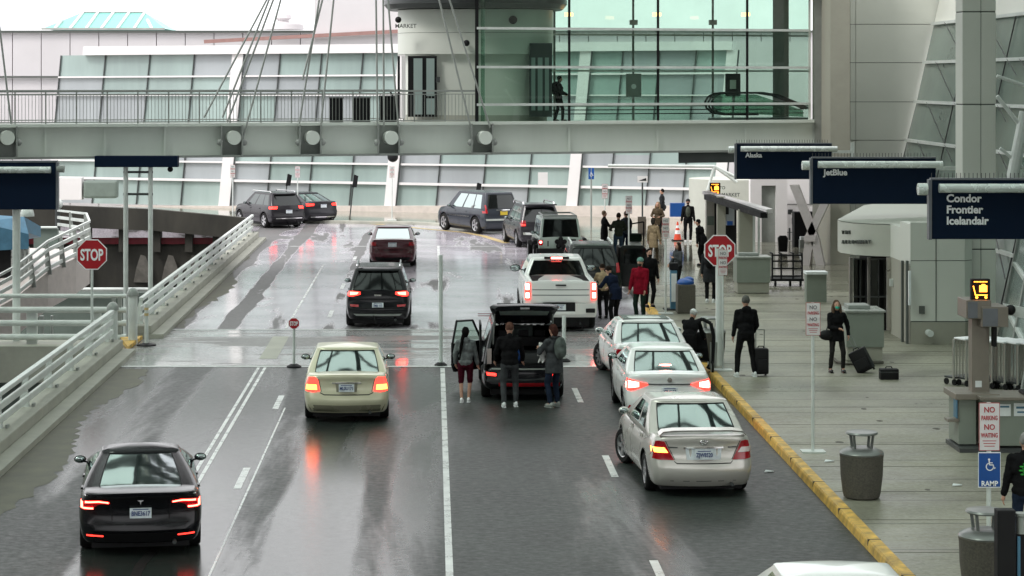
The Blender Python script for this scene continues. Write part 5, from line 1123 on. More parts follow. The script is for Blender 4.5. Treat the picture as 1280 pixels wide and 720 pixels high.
# ================================================================ VEHICLES
def interp(tab,x):
    if x<=tab[0][0]: return tab[0][1]
    for (a,b),(c,d) in zip(tab,tab[1:]):
        if x<=c:
            u=(x-a)/(c-a); return b+(d-b)*u
    return tab[-1][1]
def sm(tab,x,e=.06): return (interp(tab,x-e)+2*interp(tab,x)+interp(tab,x+e))/4
def carbody(t,S,pm):
    L,W=S['L'],S['W']; zb=S.get('zb',.22)
    T=[0,.05,.14,.28,.42,.56,.70,.82,.90,.96,1.0]; WF=S.get('wf',[.90,.94,.965,.985,.997,1,.992,.975,.95,.925,.89])
    ys=[0,.02,.05,.10,.17,.28,.42,.6,.75,.9,1.05,1.25,1.5,1.8,2.2,2.6,3.0,3.4]; ys=[y for y in ys if y<L-1.6]+[L-1.5,L-1.25,L-1.0,L-.8,L-.6,L-.42,L-.28,L-.17,L-.08,L-.03,L]
    deck=S['deck']; rear=S['rear']; front=S.get('front',[(0,.05),(.35,0),(.7,.05),(1,.25)]); bow=S.get('bow',.13)
    plan=[(0,S.get('rw',.84)),(.05,S.get('rw',.84)+.06),(.17,.955),(.4,.985),(.9,1.0),(L-1.2,1.0),(L-.6,.96),(L-.25,.88),(L-.05,.76),(L,.68)]
    def vert(x,y,tt,fx):  # fx: x fraction -1..1
        yo=0
        if y<1.0: k=(1-y)**2; yo+=(interp(rear,tt)+bow*fx*fx*(1 if y<1 else 0))*k
        d=L-y
        if d<1.0: k=(1-d)**2; yo-=(interp(front,tt)+.22*fx*fx)*k
        return y+yo
    Z=lambda y,tt:zb+tt*(sm(deck,y)-zb)
    b=MB(); side=[]
    for y in ys:
        w=sm(plan,y,.03)*W/2
        side.append([(w*WF[j],Z(y,tt),tt) for j,tt in enumerate(T)])
    def pt(i,j,f):  # f in -1..1 across
        w,z,tt=side[i][j]; return V((w*f,vert(w*f,ys[i],tt,f),z+ (S.get('crown',.035)*(1-f*f) if j==len(T)-1 else 0)))
    n=len(ys); m=len(T); fs=[-1,-.85,-.6,-.3,0,.3,.6,.85,1]
    for sx in (-1,1):
        for i in range(n-1):
            for j in range(m-1): b.face([pt(i,j,sx),pt(i+1,j,sx),pt(i+1,j+1,sx),pt(i,j+1,sx)])
    for i in (0,n-1):
        for j in range(m-1):
            for f0,f1 in zip(fs,fs[1:]): 
                def q(jj,f): w,z,tt=side[i][jj]; return V((w*f,vert(0,ys[i],tt,f),z+(S.get('crown',.035)*(1-f*f) if jj==m-1 else 0)))
                b.face([q(j,f0),q(j,f1),q(j+1,f1),q(j+1,f0)])
    for i in range(n-1):
        for f0,f1 in zip(fs,fs[1:]):
            b.face([pt(i,m-1,f0),pt(i,m-1,f1),pt(i+1,m-1,f1),pt(i+1,m-1,f0)])
            b.face([pt(i,0,f0),pt(i,0,f1),pt(i+1,0,f1),pt(i+1,0,f0)])
    me=b.mesh('body',[pm,M['black']],None,True)
    o=bpy.data.objects.new('body',me); COL.objects.link(o)
    cuts=[]
    for y in S['axles']:
        for sx in (-1,1):
            c=MB(); xa=sx*(W/2-.36); xb=sx*(W/2+.2); c.cyl((xa,y,S['wr']+.01),(xb,y,S['wr']+.01),S['wr']+.055,n=28,mi=0)
            cm=c.mesh('cut',[M['black'],M['black']]); 
            for p_ in cm.polygons: p_.material_index=1
            co=bpy.data.objects.new('cut',cm); COL.objects.link(co); cuts.append(co)
            md=o.modifiers.new('b','BOOLEAN'); md.operation='DIFFERENCE'; md.solver='EXACT'; md.object=co
    sb=o.modifiers.new('bev','BEVEL'); sb.width=.012; sb.segments=2; sb.limit_method='ANGLE'; sb.angle_limit=R(50)
    ne=evalmesh(o,'body'); o.modifiers.clear(); o.data=ne
    for c in cuts: bpy.data.objects.remove(c)
    # cabin
    C=S['cabin']; bz,rz=C['belt'],C['roof']; Wb,Wr=C['wb']/2,C['wr']/2
    vl=[-.15,0,.05,.2,.4,.6,.78,.90,.96,1.0]
    def yR(v): return C['yr0']+(C['yr1']-C['yr0'])*(v**C.get('pr',1.0) if v>0 else v*0)+ (-.05*v if v<0 else 0)
    def yF(v): return C['yf0']+(C['yf1']-C['yf0'])*(v if v>0 else 0)
    def ww(v): v0=max(v,0); return Wb+(Wr-Wb)*(v0**1.25)
    rr=C.get('corner',.14); rr2=C.get('corner2',rr)
    sf=C['side']  # side break fractions, with window flags
    def half(v,sc=1,zz=None,yc=None):
        w=ww(v); a,f_=yR(v),yF(v); r=rr+(rr2-rr)*max(0,v); pts=[]
        for k in (0,.25,.5,.75,.97): x=(w-r)*k; pts.append((x,a+C.get('bow',.08)*(x/w)**2,'R'))
        a2=a+C.get('bow',.08)
        for an in (15,45,75): pts.append((w-r+r*math.sin(R(an)),a2+r-r*math.cos(R(an)),'c'))
        for fr in sf: pts.append((w,a2+r+(f_-a2-2*r-.05)*fr,'S'))
        fb=f_-.12
        for an in (75,45,15): pts.append((w-r+r*math.sin(R(an)),fb-r+r*math.cos(R(an)),'c'))
        for k in (.97,.75,.5,.25,0): x=(w-r)*k; pts.append((x,fb+.12*(1-(x/w)**2),'F'))
        return pts
    z_of=lambda v: bz+v*(rz-.045-bz)
    rings=[[V((x,y,z_of(v))) for x,y,_ in half(v)] for v in vl]
    base=half(1.0); cy=(yR(1)+yF(1))/2
    for sc,dz in ((.985,.022),(.94,.034),(.82,.040),(.6,.043),(.3,.045),(0.001,.045)):
        rings.append([V((x*sc,cy+(y-cy)*sc,rz-.045+dz+ C.get('crown',.02)*(1-sc*sc))) for x,y,_ in base])
    n=len(base); nR=4; nS0=8; nS=len(sf)
    win={}; shell=MB(); openrear=S.get('openrear')
    def add(key,q): win.setdefault(key,MB()).face(q)
    wl0,wl1=C.get('wl',(2,7)) ; rl0,rl1=C.get('rl',(2,8))
    flags=C['flags']
    for j in range(len(rings)-1):
        for i in range(n-1):
            for sx in (1,-1):
                q=[V((p.x*sx,p.y,p.z)) for p in (rings[j][i],rings[j][i+1],rings[j+1][i+1],rings[j+1][i])]
                key=None
                if i<nR and rl0<=j<rl1: key='rear_window'
                elif nS0<=i<nS0+nS-1 and wl0<=j<wl1 and flags[i-nS0]: key='side_window%d_%d'%(flags[i-nS0],sx)
                elif i>=n-5 and 2<=j<8: key='windshield'
                if openrear and i<nR+1 and j<8: continue
                if key: add(key,q)
                else: shell.face(q)
    pmc=S.get('roofmat')
    shell.ob('cabin',pm,t,38,weld=True)
    o.parent=t; o.data.shade_smooth(); o.data.set_sharp_from_angle(angle=R(38))
    for k,b2 in win.items(): b2.ob(k.split('0')[0].rstrip('-_0123456789'),S.get('sglass',M['glass_car']) if k!='rear_window' else S.get('rglass',M['glass_car']),t,60,weld=True)
    # seal lines round the rear window
    if not openrear:
        b2=MB(); r0=rings[rl0];r1=rings[rl1]
        for sx in (1,-1):
            pp=[V((r0[i].x*sx,r0[i].y-.004,r0[i].z)) for i in range(nR+1)]; b2.path(pp,.011,n=5)
            pp=[V((r1[i].x*sx,r1[i].y-.004,r1[i].z+.004)) for i in range(nR+1)]; b2.path(pp,.011,n=5)
            b2.path([V((rings[j][nR].x*sx,rings[j][nR].y-.003,rings[j][nR].z)) for j in range(rl0,rl1+1)],.011,n=5)
        b2.ob('window_seal',M['black'],t,40)
    bm=bmesh.new(); bm.from_mesh(o.data); sh=[c for c in t.children if c.name.startswith('cabin')][0]; bm.from_mesh(sh.data)
    for k in t.children:
        if 'window' in k.name or k.name.startswith('windshield'):
            if 'seal' not in k.name: bm.from_mesh(k.data)
    tree=BVHTree.FromBMesh(bm); bm.free()
    return o,tree,rings
def patch(t,tree,name,top,bot,m,n=10,k=3,off=.008,dirn=(0,1,0),parent=None,thick=.03):
    d=V(dirn); b=MB(); g=[]
    def along(pl,u):
        x=u*(len(pl)-1); i=min(int(x),len(pl)-2); f_=x-i; return (pl[i][0]+(pl[i+1][0]-pl[i][0])*f_,pl[i][1]+(pl[i+1][1]-pl[i][1])*f_)
    for a in range(n+1):
        u=a/n; T_=along(top,u); B_=along(bot,u); row=[]
        for c in range(k+1):
            v=c/k; p2=(T_[0]+(B_[0]-T_[0])*v,T_[1]+(B_[1]-T_[1])*v)
            if abs(d.y)>.5: o=V((p2[0],-3*d.y if d.y>0 else 9,p2[1]))
            else: o=V((-4*d.x,p2[0],p2[1]))
            h=tree.ray_cast(o,d); row.append(h[0] if h[0] else None)
        g.append(row)
    last=None
    for row in g:
        for c in range(len(row)):
            if row[c] is None: row[c]=last.copy() if last else V((0,0,0))
            last=row[c]
    outer=[[p-d*off for p in row] for row in g]; inner=[[p+d*thick for p in row] for row in g]
    for A in (outer,):
        for a in range(n):
            for c in range(k): b.face([A[a][c],A[a+1][c],A[a+1][c+1],A[a][c+1]])
    for (ia,ca),(ib,cb) in [((a,0),(a+1,0)) for a in range(n)]+[((a,k),(a+1,k)) for a in range(n)]+[((0,c),(0,c+1)) for c in range(k)]+[((n,c),(n,c+1)) for c in range(k)]:
        b.face([outer[ia][ca],outer[ib][cb],inner[ib][cb],inner[ia][ca]])
    return b.ob(name,m,parent or t,50,weld=True)
def wheel(t,x,y,r,w,steer=0,rim='rim',spokes=5):
    sg=1 if x>0 else -1
    o=thing('wheel',None,None,(x,y,r),steer); o.parent=t
    b=MB(); prof=[(r*.66,-w/2),(r*.9,-w/2),(r*.985,-w*.38),(r,-w*.2),(r,w*.2),(r*.985,w*.38),(r*.9,w/2),(r*.66,w/2)]
    b.loft([[V((z,rr*math.cos(a),rr*math.sin(a))) for a in [2*math.pi*k/28 for k in range(28)]] for rr,z in prof],cap=False); 
    ty=b.mesh('tyre',M['tyre'],40); to=bpy.data.objects.new('wheel',ty); COL.objects.link(to); to.parent=t; to.location=(x,y,r); to.rotation_euler.z=steer; bpy.data.objects.remove(o)
    b=MB(); xo=sg*(w/2-.02)
    b.cyl((xo-sg*.09,0,0),(xo-sg*.06,0,0),r*.66,n=28)
    b.loft([[V((xx,rr*math.cos(a),rr*math.sin(a))) for a in [2*math.pi*k/28 for k in range(28)]] for rr,xx in ((r*.60,xo-sg*.06),(r*.60,xo),(r*.67,xo+sg*.012),(r*.68,xo-sg*.0),(r*.68,xo-sg*.06))],cap=False)
    for k in range(spokes):
        a=2*math.pi*k/spokes; b.bar((xo-sg*.01,0,0),(xo-sg*.01,r*.62*math.cos(a),r*.62*math.sin(a)),.075,.03,up=V((1,0,0)))
    b.cyl((xo-sg*.05,0,0),(xo+sg*.005,0,0),r*.15); b.ob('rim',M[rim],to,40)
    b=MB(); b.cyl((xo-sg*.055,0,0),(xo-sg*.05,0,0),r*.6,n=24); b.ob('brake_disc',M['dark_steel'],to)
def plate(t,z,y,txt,m='white_plate',w=.32,hh=.16,x=0,th=0):
    b=MB(); b.bx(x-w/2,x+w/2,y-.012,y+.02,z-hh/2,z+hh/2); p=b.ob('licence_plate',M[m],t)
    if th: p.rotation_euler.x=th
    if txt: text('plate_number',txt,hh*.62,M['plate_ink'],(x,y-.016,z-hh*.24),p,align='CENTER',bold=.03,sx=.72,ext=.001)
    b=MB(); b.bx(x-w*.36,x+w*.36,y-.0135,y-.0121,z+hh*.33,z+hh*.42); b.ob('plate_band',M['plate_ink'],p)
    return p
def mirror(t,x,y,z,m,sg,s=1):
    b=MB(); b.sph((x+sg*.13*s,y,z+.03),(.11*s,.06*s,.075*s),14,10); b.bar((x-sg*.03,y+.03,z-.03),(x+sg*.1,y+.02,z),.05,.03); o=b.ob('wing_mirror',m,t,50)
    b=MB(); b.sph((x+sg*.135*s,y-.05*s,z+.03),(.088*s,.018,.056*s),12,8); b.ob('mirror_glass',M['glass_car'],o,50)
def gap(t,tree,pts,w=.012,dirn=(0,1,0),name='panel_gap',m='black',off=.003,n=None):
    top=[];bot=[]
    horiz=abs(pts[0][0]-pts[-1][0])>=abs(pts[0][1]-pts[-1][1])
    for (x,z) in pts:
        if horiz: top.append((x,z+w/2)); bot.append((x,z-w/2))
        else: top.append((x+w/2,z)); bot.append((x-w/2,z))
    return patch(t,tree,name,top,bot,M[m],n=n or max(6,len(pts)*3),k=1,off=off,dirn=dirn,thick=.004)
def car(lab,pos,rz,S,pm,cat='car',name='parked_car',grp=None):
    t=thing(name,lab,cat,pos,R(rz),grp)
    body,tree,rings=carbody(t,S,pm)
    W=S['W']
    for i,y in enumerate(S['axles']):
        for sx in (-1,1): wheel(t,sx*(W/2-.125+S.get('trk',0)),y,S['wr'],S.get('tw',.215),steer=R(S.get('steer',0)) if i else 0,rim=S.get('rim','rim'),spokes=S.get('spokes',5))
    mz=S.get('mz',S['cabin']['belt']+.04); my=S['cabin']['yf0']-.55
    for sx in (-1,1): mirror(t,sx*(W/2-.08),my,mz,S.get('mm',pm),sx,S.get('ms',.9))
    # side door gaps, handles, sills
    for sx in (-1,1):
        D=(-sx,0,0); z0=S.get('zb',.22)+.14
        for yy in S.get('doors',()): gap(t,tree,[(yy,S['cabin']['belt']-.06),(yy,z0)],dirn=D)
        for yy in S.get('handles',()): patch(t,tree,'door_handle',[(yy-.09,S['cabin']['belt']-.12),(yy+.09,S['cabin']['belt']-.12)],[(yy-.09,S['cabin']['belt']-.155),(yy+.09,S['cabin']['belt']-.155)],S.get('hm',pm),n=3,k=1,off=.03,dirn=D)
    MB().bx(-W/2+.2,W/2-.2,.3,S['L']-.4,.13,S.get('zb',.22)+.03).ob('underbody',M['black'],t)
    b=MB(); b.cyl((W*.27,.05,.24),(W*.27,.3,.24),.03); b.ob('exhaust',M['dark_steel'],t,40)
    return t,tree,rings
def lights(t,tree,top,bot,m,inner=None,im='red_hot',name='taillight',n=10,k=4,both=True,off=.012):
    for sx in ((1,-1) if both else (1,)):
        T_=[(x*sx,z) for x,z in top]; B_=[(x*sx,z) for x,z in bot]
        l=patch(t,tree,name,T_,B_,M[m],n=n,k=k,off=off)
        if inner:
            patch(t,tree,'lamp',[(x*sx,z) for x,z in inner[0]],[(x*sx,z) for x,z in inner[1]],M[im],n=6,k=3,off=off+.006,parent=l,thick=.01)
def sedan(L,W,H_,deckz=.98,belt=.93,**k):
    d=dict(L=L,W=W,wr=.33,axles=(.98,.98+2.72),deck=[(0,deckz-.015),(.08,deckz),(.55,deckz+.01),(1.2,belt),(3.3,belt-.02),(3.75,.93),(4.4,.82),(L,.66)],rear=[(0,.14),(.12,.05),(.3,.0),(.48,.01),(.53,.07),(.85,.09),(.96,.06),(1,.07)],
      doors=(1.35,2.45,3.45),handles=(1.55,2.62),
      cabin=dict(belt=deckz-.03,roof=H_,wb=W*.93,wr=W*.72,yr0=.60,yr1=1.45,yf0=3.55,yf1=2.55,side=[0,.12,.40,.44,.74,.80,1],flags=[0,1,0,2,2,0][:6],bow=.10,corner=.15,corner2=.08,crown=.04))
    d.update(k); return d
# ---- black electric sedan
p=V((-4.33,33.2,0)); blk=paint('black',(.006,.006,.008))
S=sedan(4.69,1.85,1.44,deckz=1.03,belt=.95,rim='rimd'); S['cabin'].update(corner=.22,corner2=.12,crown=.07,yr0=.40,yr1=1.75,wr=1.22,pr=1.0,rl=(2,9),roof=1.41,yf1=2.5); S['rear']=[(0,.16),(.15,.08),(.3,.0),(.42,.03),(.5,.09),(.8,.06),(.93,.0),(1,-.04)]
t,tree,_=car('black electric sedan driving away at lower left with a large curved rear glass',p,7.5,S,blk,name='black_sedan',grp='cars on the road'); t.scale=(1,1,.935)
for sx in (1,-1):
    l=patch(t,tree,'taillight',[(sx*.46,.90),(sx*.62,.925),(sx*.80,.915),(sx*.895,.90)],[(sx*.46,.865),(sx*.60,.86),(sx*.78,.76),(sx*.90,.755)],M['red_lens'],n=10,k=4,off=.012)
    patch(t,tree,'lamp',[(sx*.47,.893),(sx*.62,.912),(sx*.88,.893)],[(sx*.47,.872),(sx*.62,.888),(sx*.88,.862)],M['red_hot'],n=8,k=1,off=.02,parent=l,thick=.01)
    patch(t,tree,'lamp',[(sx*.70,.80),(sx*.885,.80)],[(sx*.70,.775),(sx*.885,.775)],M['red_hot'],n=5,k=1,off=.02,parent=l,thick=.01)
    patch(t,tree,'lamp',[(sx*.855,.88),(sx*.89,.88)],[(sx*.855,.78),(sx*.89,.78)],M['red_hot'],n=2,k=3,off=.02,parent=l,thick=.01)
    patch(t,tree,'reflector',[(sx*.55,.36),(sx*.80,.37)],[(sx*.55,.335),(sx*.80,.345)],M['red_lit'],n=4,k=1,off=.01)  # reflector strip given its own red glow by emission
    patch(t,tree,'corner_glint',[(sx*.78,1.0),(sx*.86,.985)],[(sx*.78,.985),(sx*.86,.965)],M['chrome'],n=2,k=1,off=.006)
patch(t,tree,'boot_lip',[(-.72,.985),(0,1.0),(.72,.985)],[(-.76,.955),(0,.965),(.76,.955)],M['black_gloss'],n=12,k=2,off=.035)
gap(t,tree,[(-.80,.55),(-.3,.545),(.3,.545),(.80,.55)],w=.018); gap(t,tree,[(-.44,.86),(-.42,.6)]); gap(t,tree,[(.44,.86),(.42,.6)])
plate(t,.72,.045,'BNE3617')
b=MB(); b.prism([(-.045,.05,.925),(.045,.05,.925),(.03,.05,.91),(.01,.05,.905),(.0,.05,.85),(-.01,.05,.905),(-.03,.05,.91)],(0,-.03,0)); b.ob('emblem',M['chrome'],t)
patch(t,tree,'diffuser',[(-.72,.40),(.72,.40)],[(-.66,.24),(.66,.24)],M['black'],n=10,k=2,off=.01)
# ---- cream sedan
crm=paint('champagne',(.62,.60,.43),.2,.3)
S=sedan(4.9,1.79,1.47,deckz=1.03,mm=M['black']); S['cabin'].update(wr=1.32,yr0=.62,yr1=1.4)
t,tree,_=car('cream sedan with lit tail lamps driving in the middle lane',V((-1.78,46.2,0)),1.5,S,crm,name='cream_sedan',grp='cars on the road'); t.scale=(1,1,.96)
lights(t,tree,[(.60,.93),(.66,1.0),(.80,.98)],[(.555,.70),(.70,.67),(.885,.69)],'red_lit',([(.62,.83),(.83,.83)],[(.61,.72),(.85,.72)]),'amber_lit')
patch(t,tree,'chrome_strip',[(-.30,.885),(0,.89),(.30,.885)],[(-.30,.862),(0,.868),(.30,.862)],M['chrome'],n=8,k=1,off=.02)
patch(t,tree,'plate_recess',[(-.23,.86),(.23,.86)],[(-.21,.68),(.21,.68)],paint('champshade',(.25,.24,.17)),n=4,k=2,off=.004)  # recess shade put in as a darker copy of the body colour
plate(t,.77,.035,'ML0U171'); gap(t,tree,[(-.55,.66),(-.46,.62),(.46,.62),(.55,.66)],w=.02); gap(t,tree,[(-.58,.95),(-.52,.68)]); gap(t,tree,[(.58,.95),(.52,.68)])
patch(t,tree,'lower_bumper',[(-.80,.40),(.80,.40)],[(-.74,.25),(.74,.25)],paint('champshade',(.25,.24,.17)),n=12,k=2,off=.01)  # shaded lower edge painted with the same darkened body colour
b=MB(); b.sph((0,.95,1.13),(.13,.05,.025)); b.ob('high_brake_lamp',M['red_glow'],t,50)
b=MB(); b.lathe([(.05,0),(.04,.012),(.001,.012)]); 
# ---- silver sedan
sil=paint('silver',(.60,.575,.53),.35,.26)
S=sedan(4.81,1.795,1.49,deckz=1.04,steer=17,zb=.2); S['cabin'].update(wr=1.36,yr0=.60,yr1=1.38)
t,tree,_=car('silver sedan with a boot spoiler and its front wheels turned, pulling out from the kerb',V((4.60,37.9,0)),3.5,S,sil,name='silver_sedan',grp='cars at the right kerb')
for sx in (1,-1):
    l=patch(t,tree,'taillight',[(sx*.66,.96),(sx*.74,.975),(sx*.80,.955)],[(sx*.50,.655),(sx*.7,.65),(sx*.885,.67)],M['red_lens'],n=10,k=5,off=.014)
    patch(t,tree,'reverse_lens',[(sx*.66,.86),(sx*.86,.86)],[(sx*.60,.775),(sx*.86,.775)],M['clear_lens' if sx>0 else 'amber_lit'],n=6,k=2,off=.02,parent=l,thick=.01)
patch(t,tree,'chrome_strip',[(-.34,.875),(.34,.875)],[(-.34,.852),(.34,.852)],M['chrome'],n=8,k=1,off=.022)
patch(t,tree,'plate_recess',[(-.31,.85),(.31,.85)],[(-.29,.66),(.29,.66)],M['white_plate'],n=4,k=2,off=.003)
plate(t,.755,.03,'ZJW8520'); 
b=MB()
for cx,rx,rz_ in ((0,.062,.042),(0,.03,.042),(0,.045,.02)):
    pts=[V((rx*math.cos(a),.065,.955+(0.015 if rz_==.02 else 0)+rz_*math.sin(a))) for a in [2*math.pi*k/20 for k in range(21)]]; b.path(pts,.008,n=5)
b.ob('emblem',M['chrome'],t,40)
gap(t,tree,[(-.50,.635),(-.46,.60),(.46,.60),(.50,.635)],w=.016); gap(t,tree,[(-.64,.97),(-.49,.66)]); gap(t,tree,[(.64,.97),(.49,.66)]); gap(t,tree,[(-.84,.30),(.84,.30)],w=.014,m='dark_steel')
for x in (-.52,.50): patch(t,tree,'badge',[(x-.08,.875),(x+.08,.875)],[(x-.08,.855),(x+.08,.855)],M['dark_steel'],n=2,k=1,off=.01)
b=MB(); b.loft([[V((x,.08+.10*(x/.7)**2,zz+.0)),V((x,.30+.10*(x/.7)**2,zz+.02)),V((x,.30+.10*(x/.7)**2,zz+.045)),V((x,.06+.10*(x/.7)**2,zz+.03))] for x,zz in ((-.74,1.04),(-.68,1.10),(-.5,1.125),(0,1.135),(.5,1.125),(.68,1.10),(.74,1.04))]); b.ob('spoiler',sil,t,30)
b=MB(); b.bx(-.13,.13,.9,.97,1.1,1.13); b.ob('high_brake_lamp',M['red_lens'],t)
# ---- white sedan with lit lamps
wh=paint('white',(.84,.86,.84),.0,.25)
S=sedan(4.77,1.80,1.45,deckz=1.07,belt=.96,mm=M['black']); S['cabin'].update(wr=1.32,yr0=.55,yr1=1.45); S['wr']=.335
t,tree,_=car('white sedan with bright red brake lamps, second in the kerbside queue',V((4.84,45.7,0)),0,S,wh,name='white_sedan',grp='cars at the right kerb')
lights(t,tree,[(.44,.885),(.66,.93),(.80,.97),(.87,.965)],[(.44,.86),(.62,.79),(.76,.735),(.89,.74)],'red_lit',([(.62,.91),(.86,.94)],[(.62,.82),(.87,.78)]),'red_glow')
patch(t,tree,'chrome_strip',[(-.44,.89),(.44,.89)],[(-.44,.865),(.44,.865)],M['dark_steel'],n=8,k=1,off=.018)
plate(t,.74,.04,'YK 4127'); gap(t,tree,[(-.5,.62),(.5,.62)],w=.014); patch(t,tree,'lower_bumper',[(-.68,.37),(.68,.37)],[(-.60,.24),(.60,.24)],M['black'],n=12,k=2,off=.01)
for sx in (1,-1): patch(t,tree,'reflector',[(sx*.66,.43),(sx*.86,.45)],[(sx*.66,.36),(sx*.83,.36)],M['red_lens'],n=4,k=1,off=.012)
b=MB(); b.cyl((0,.08,.97),(0,.05,.97),.05,n=20); b.ob('emblem',M['chrome'],t)
b=MB(); b.sph((0,.9,1.16),(.16,.05,.03)); b.ob('high_brake_lamp',M['red_glow'],t,50)
# ---- white sedan ahead
S=sedan(4.75,1.82,1.45,deckz=1.02,rim='rimd',steer=22,spokes=8); S['cabin'].update(wr=1.34,yr0=.62,yr1=1.45)
S['wr']=.34
t,tree,_=car('pearl white sedan with dark roof panel and turned front wheels, ahead of the white sedan',V((5.08,51.2,0)),2,S,paint('pearl',(.74,.76,.74),.1,.25),name='pearl_sedan',grp='cars at the right kerb')
lights(t,tree,[(.60,.92),(.86,.92)],[(.60,.78),(.90,.78)],'red_lens')
b=MB(); b.bx(-.55,.55,1.6,2.5,1.462,1.475,bev=.004); b.ob('roof_panel',M['black_gloss'],t)
# ---- white car at the bottom edge
S=sedan(4.6,1.80,1.47,deckz=1.04); S['cabin'].update(wr=1.36)
t,tree,_=car('white car whose roof just shows at the bottom edge beside the yellow kerb',V((4.65,23.75,0)),0,S,wh,name='white_hatchback',grp='cars at the right kerb')
lights(t,tree,[(.60,.92),(.86,.92)],[(.60,.78),(.90,.78)],'red_lens')
# ---- red sedan
S=sedan(4.7,1.80,1.45,deckz=1.04,belt=.95); S['cabin'].update(wr=1.34,yr0=.55,yr1=1.5)
rdp=paint('darkred',(.075,.004,.012))
t,tree,_=car('dark red sedan driving away, farthest car in the middle of the road',V((-1.53,84.8,0)),0,S,rdp,name='red_sedan',grp='cars on the road')
lights(t,tree,[(.62,.95),(.86,.95)],[(.62,.82),(.89,.82)],'red_lens')
plate(t,.86,.05,None); gap(t,tree,[(-.55,.66),(.55,.66)],w=.025); patch(t,tree,'diffuser',[(-.68,.38),(.68,.38)],[(-.6,.24),(.6,.24)],M['black'],n=8,k=2,off=.01)
# ---- SUV
def suv(L,W,H_,belt=1.08,floor=None,**k):
    d=dict(L=L,W=W,rglass=M['glass_dark'],sglass=M['glass_dark'],wr=.36,tw=.24,zb=.26,axles=(.92,.92+2.75),deck=[(0,belt-.02),(.1,belt),(3.2,belt),(3.6,1.06),(4.2,.98),(L,.80)],rear=[(0,.16),(.1,.08),(.22,.0),(.42,.02),(.47,.08),(.8,.09),(1,.13)],rw=.88,bow=.10,
      doors=(1.3,2.3,3.3),handles=(1.45,2.45),
      cabin=dict(belt=belt-.02,roof=H_,wb=W*.90,wr=W*.72,yr0=.16,yr1=.52,yf0=3.45,yf1=2.65,side=[0,.08,.27,.30,.56,.60,.86,1],flags=[0,1,0,2,0,3,0],bow=.07,corner=.10,crown=.02,rl=(2,7)))
    d.update(k); return d
t,tree,_=car('black compact SUV with red tail lamps driving ahead of the cream sedan',V((-1.57,63.9,0)),0,suv(4.62,1.86,1.70,rim='rim'),blk,name='black_suv',cat='SUV',grp='cars on the road')
lights(t,tree,[(.50,1.04),(.72,1.06),(.86,1.05)],[(.50,.97),(.72,.91),(.88,.92)],'red_lit',([(.55,1.03),(.80,1.04)],[(.60,.97),(.80,.95)]),'red_hot')
patch(t,tree,'spoiler',[(-.6,1.70),(.6,1.70)],[(-.6,1.63),(.6,1.63)],blk,n=8,k=2,off=.10,thick=.02)
plate(t,.66,.04,'7MB 113'); b=MB(); b.bx(-.10,.10,.055,.075,.93,.98,bev=.01); b.ob('emblem',M['chrome'],t); gap(t,tree,[(-.8,.60),(.8,.60)],w=.02)
for sx in (1,-1):
    patch(t,tree,'reflector',[(sx*.55,.68),(sx*.80,.69)],[(sx*.55,.62),(sx*.78,.63)],M['red_lens'],n=4,k=1,off=.01)
    MB().path([(sx*.62,.7,1.72),(sx*.62,.8,1.77),(sx*.62,2.4,1.77),(sx*.62,2.5,1.72)],.02).ob('roof_rail',M['chrome'],t,40)
patch(t,tree,'lower_trim',[(-.7,.42),(.7,.42)],[(-.62,.36),(.62,.36)],M['steel_grey'],n=8,k=1,off=.012)
# ---- open tailgate SUV
S=suv(4.65,1.84,1.72,openrear=True); S['deck']=[(0,.74),(.12,.76),(1.0,.78),(1.1,1.06),(3.2,1.08),(3.6,1.06),(4.2,.98),(4.65,.8)]; S['cabin'].update(belt=.80,side=[0,.08,.27,.30,.56,.60,.86,1],wl=(4,7),yr0=.12,wb=1.74,wr=1.34)
pos=V((2.0,49.35,0)); t,tree,rg=car('black SUV stopped in the lane with its tailgate up and driver door open',pos,0,S,blk,name='black_suv',cat='SUV',grp='cars on the road')
lights(t,tree,[(.60,.62),(.82,.64)],[(.60,.56),(.80,.57)],'red_lit')
patch(t,tree,'red_bumper_band',[(-.55,.42),(.8,.42)],[(-.55,.34),(.8,.34)],M['red_lit'] if 0 else M['red_lens'],n=8,k=2,off=.012); patch(t,tree,'bumper_step',[(-.7,.73),(.7,.73)],[(-.7,.70),(.7,.70)],M['steel_grey'],n=8,k=1,off=.02)
for sx in (1,-1):
    b=MB(); b.loft([[V((sx*.70,.2,z)),V((sx*.80,.18,z)),V((sx*.79,.26,z)),V((sx*.70,.30,z))] for z in (.82,1.15)]); b.ob('rear_lamp_cluster',M['clear_lens'] if sx<0 else M['red_lens'],t)
b=MB(); b.bx(-.68,.68,1.25,1.4,.8,1.30,bev=.04); 
for x in (-.4,.05,.42): b.bx(x-.12,x+.12,1.27,1.37,1.3,1.45,bev=.03)
b.ob('rear_seat',M['black'],t); b=MB(); b.bx(-.72,.72,.22,1.3,.76,.80); b.ob('boot_floor',M['black'],t)
b=MB(); b.bx(-.3,.3,2.2,2.24,1.15,1.5); b.ob('front_glass_view',M['wall_glass'],t)
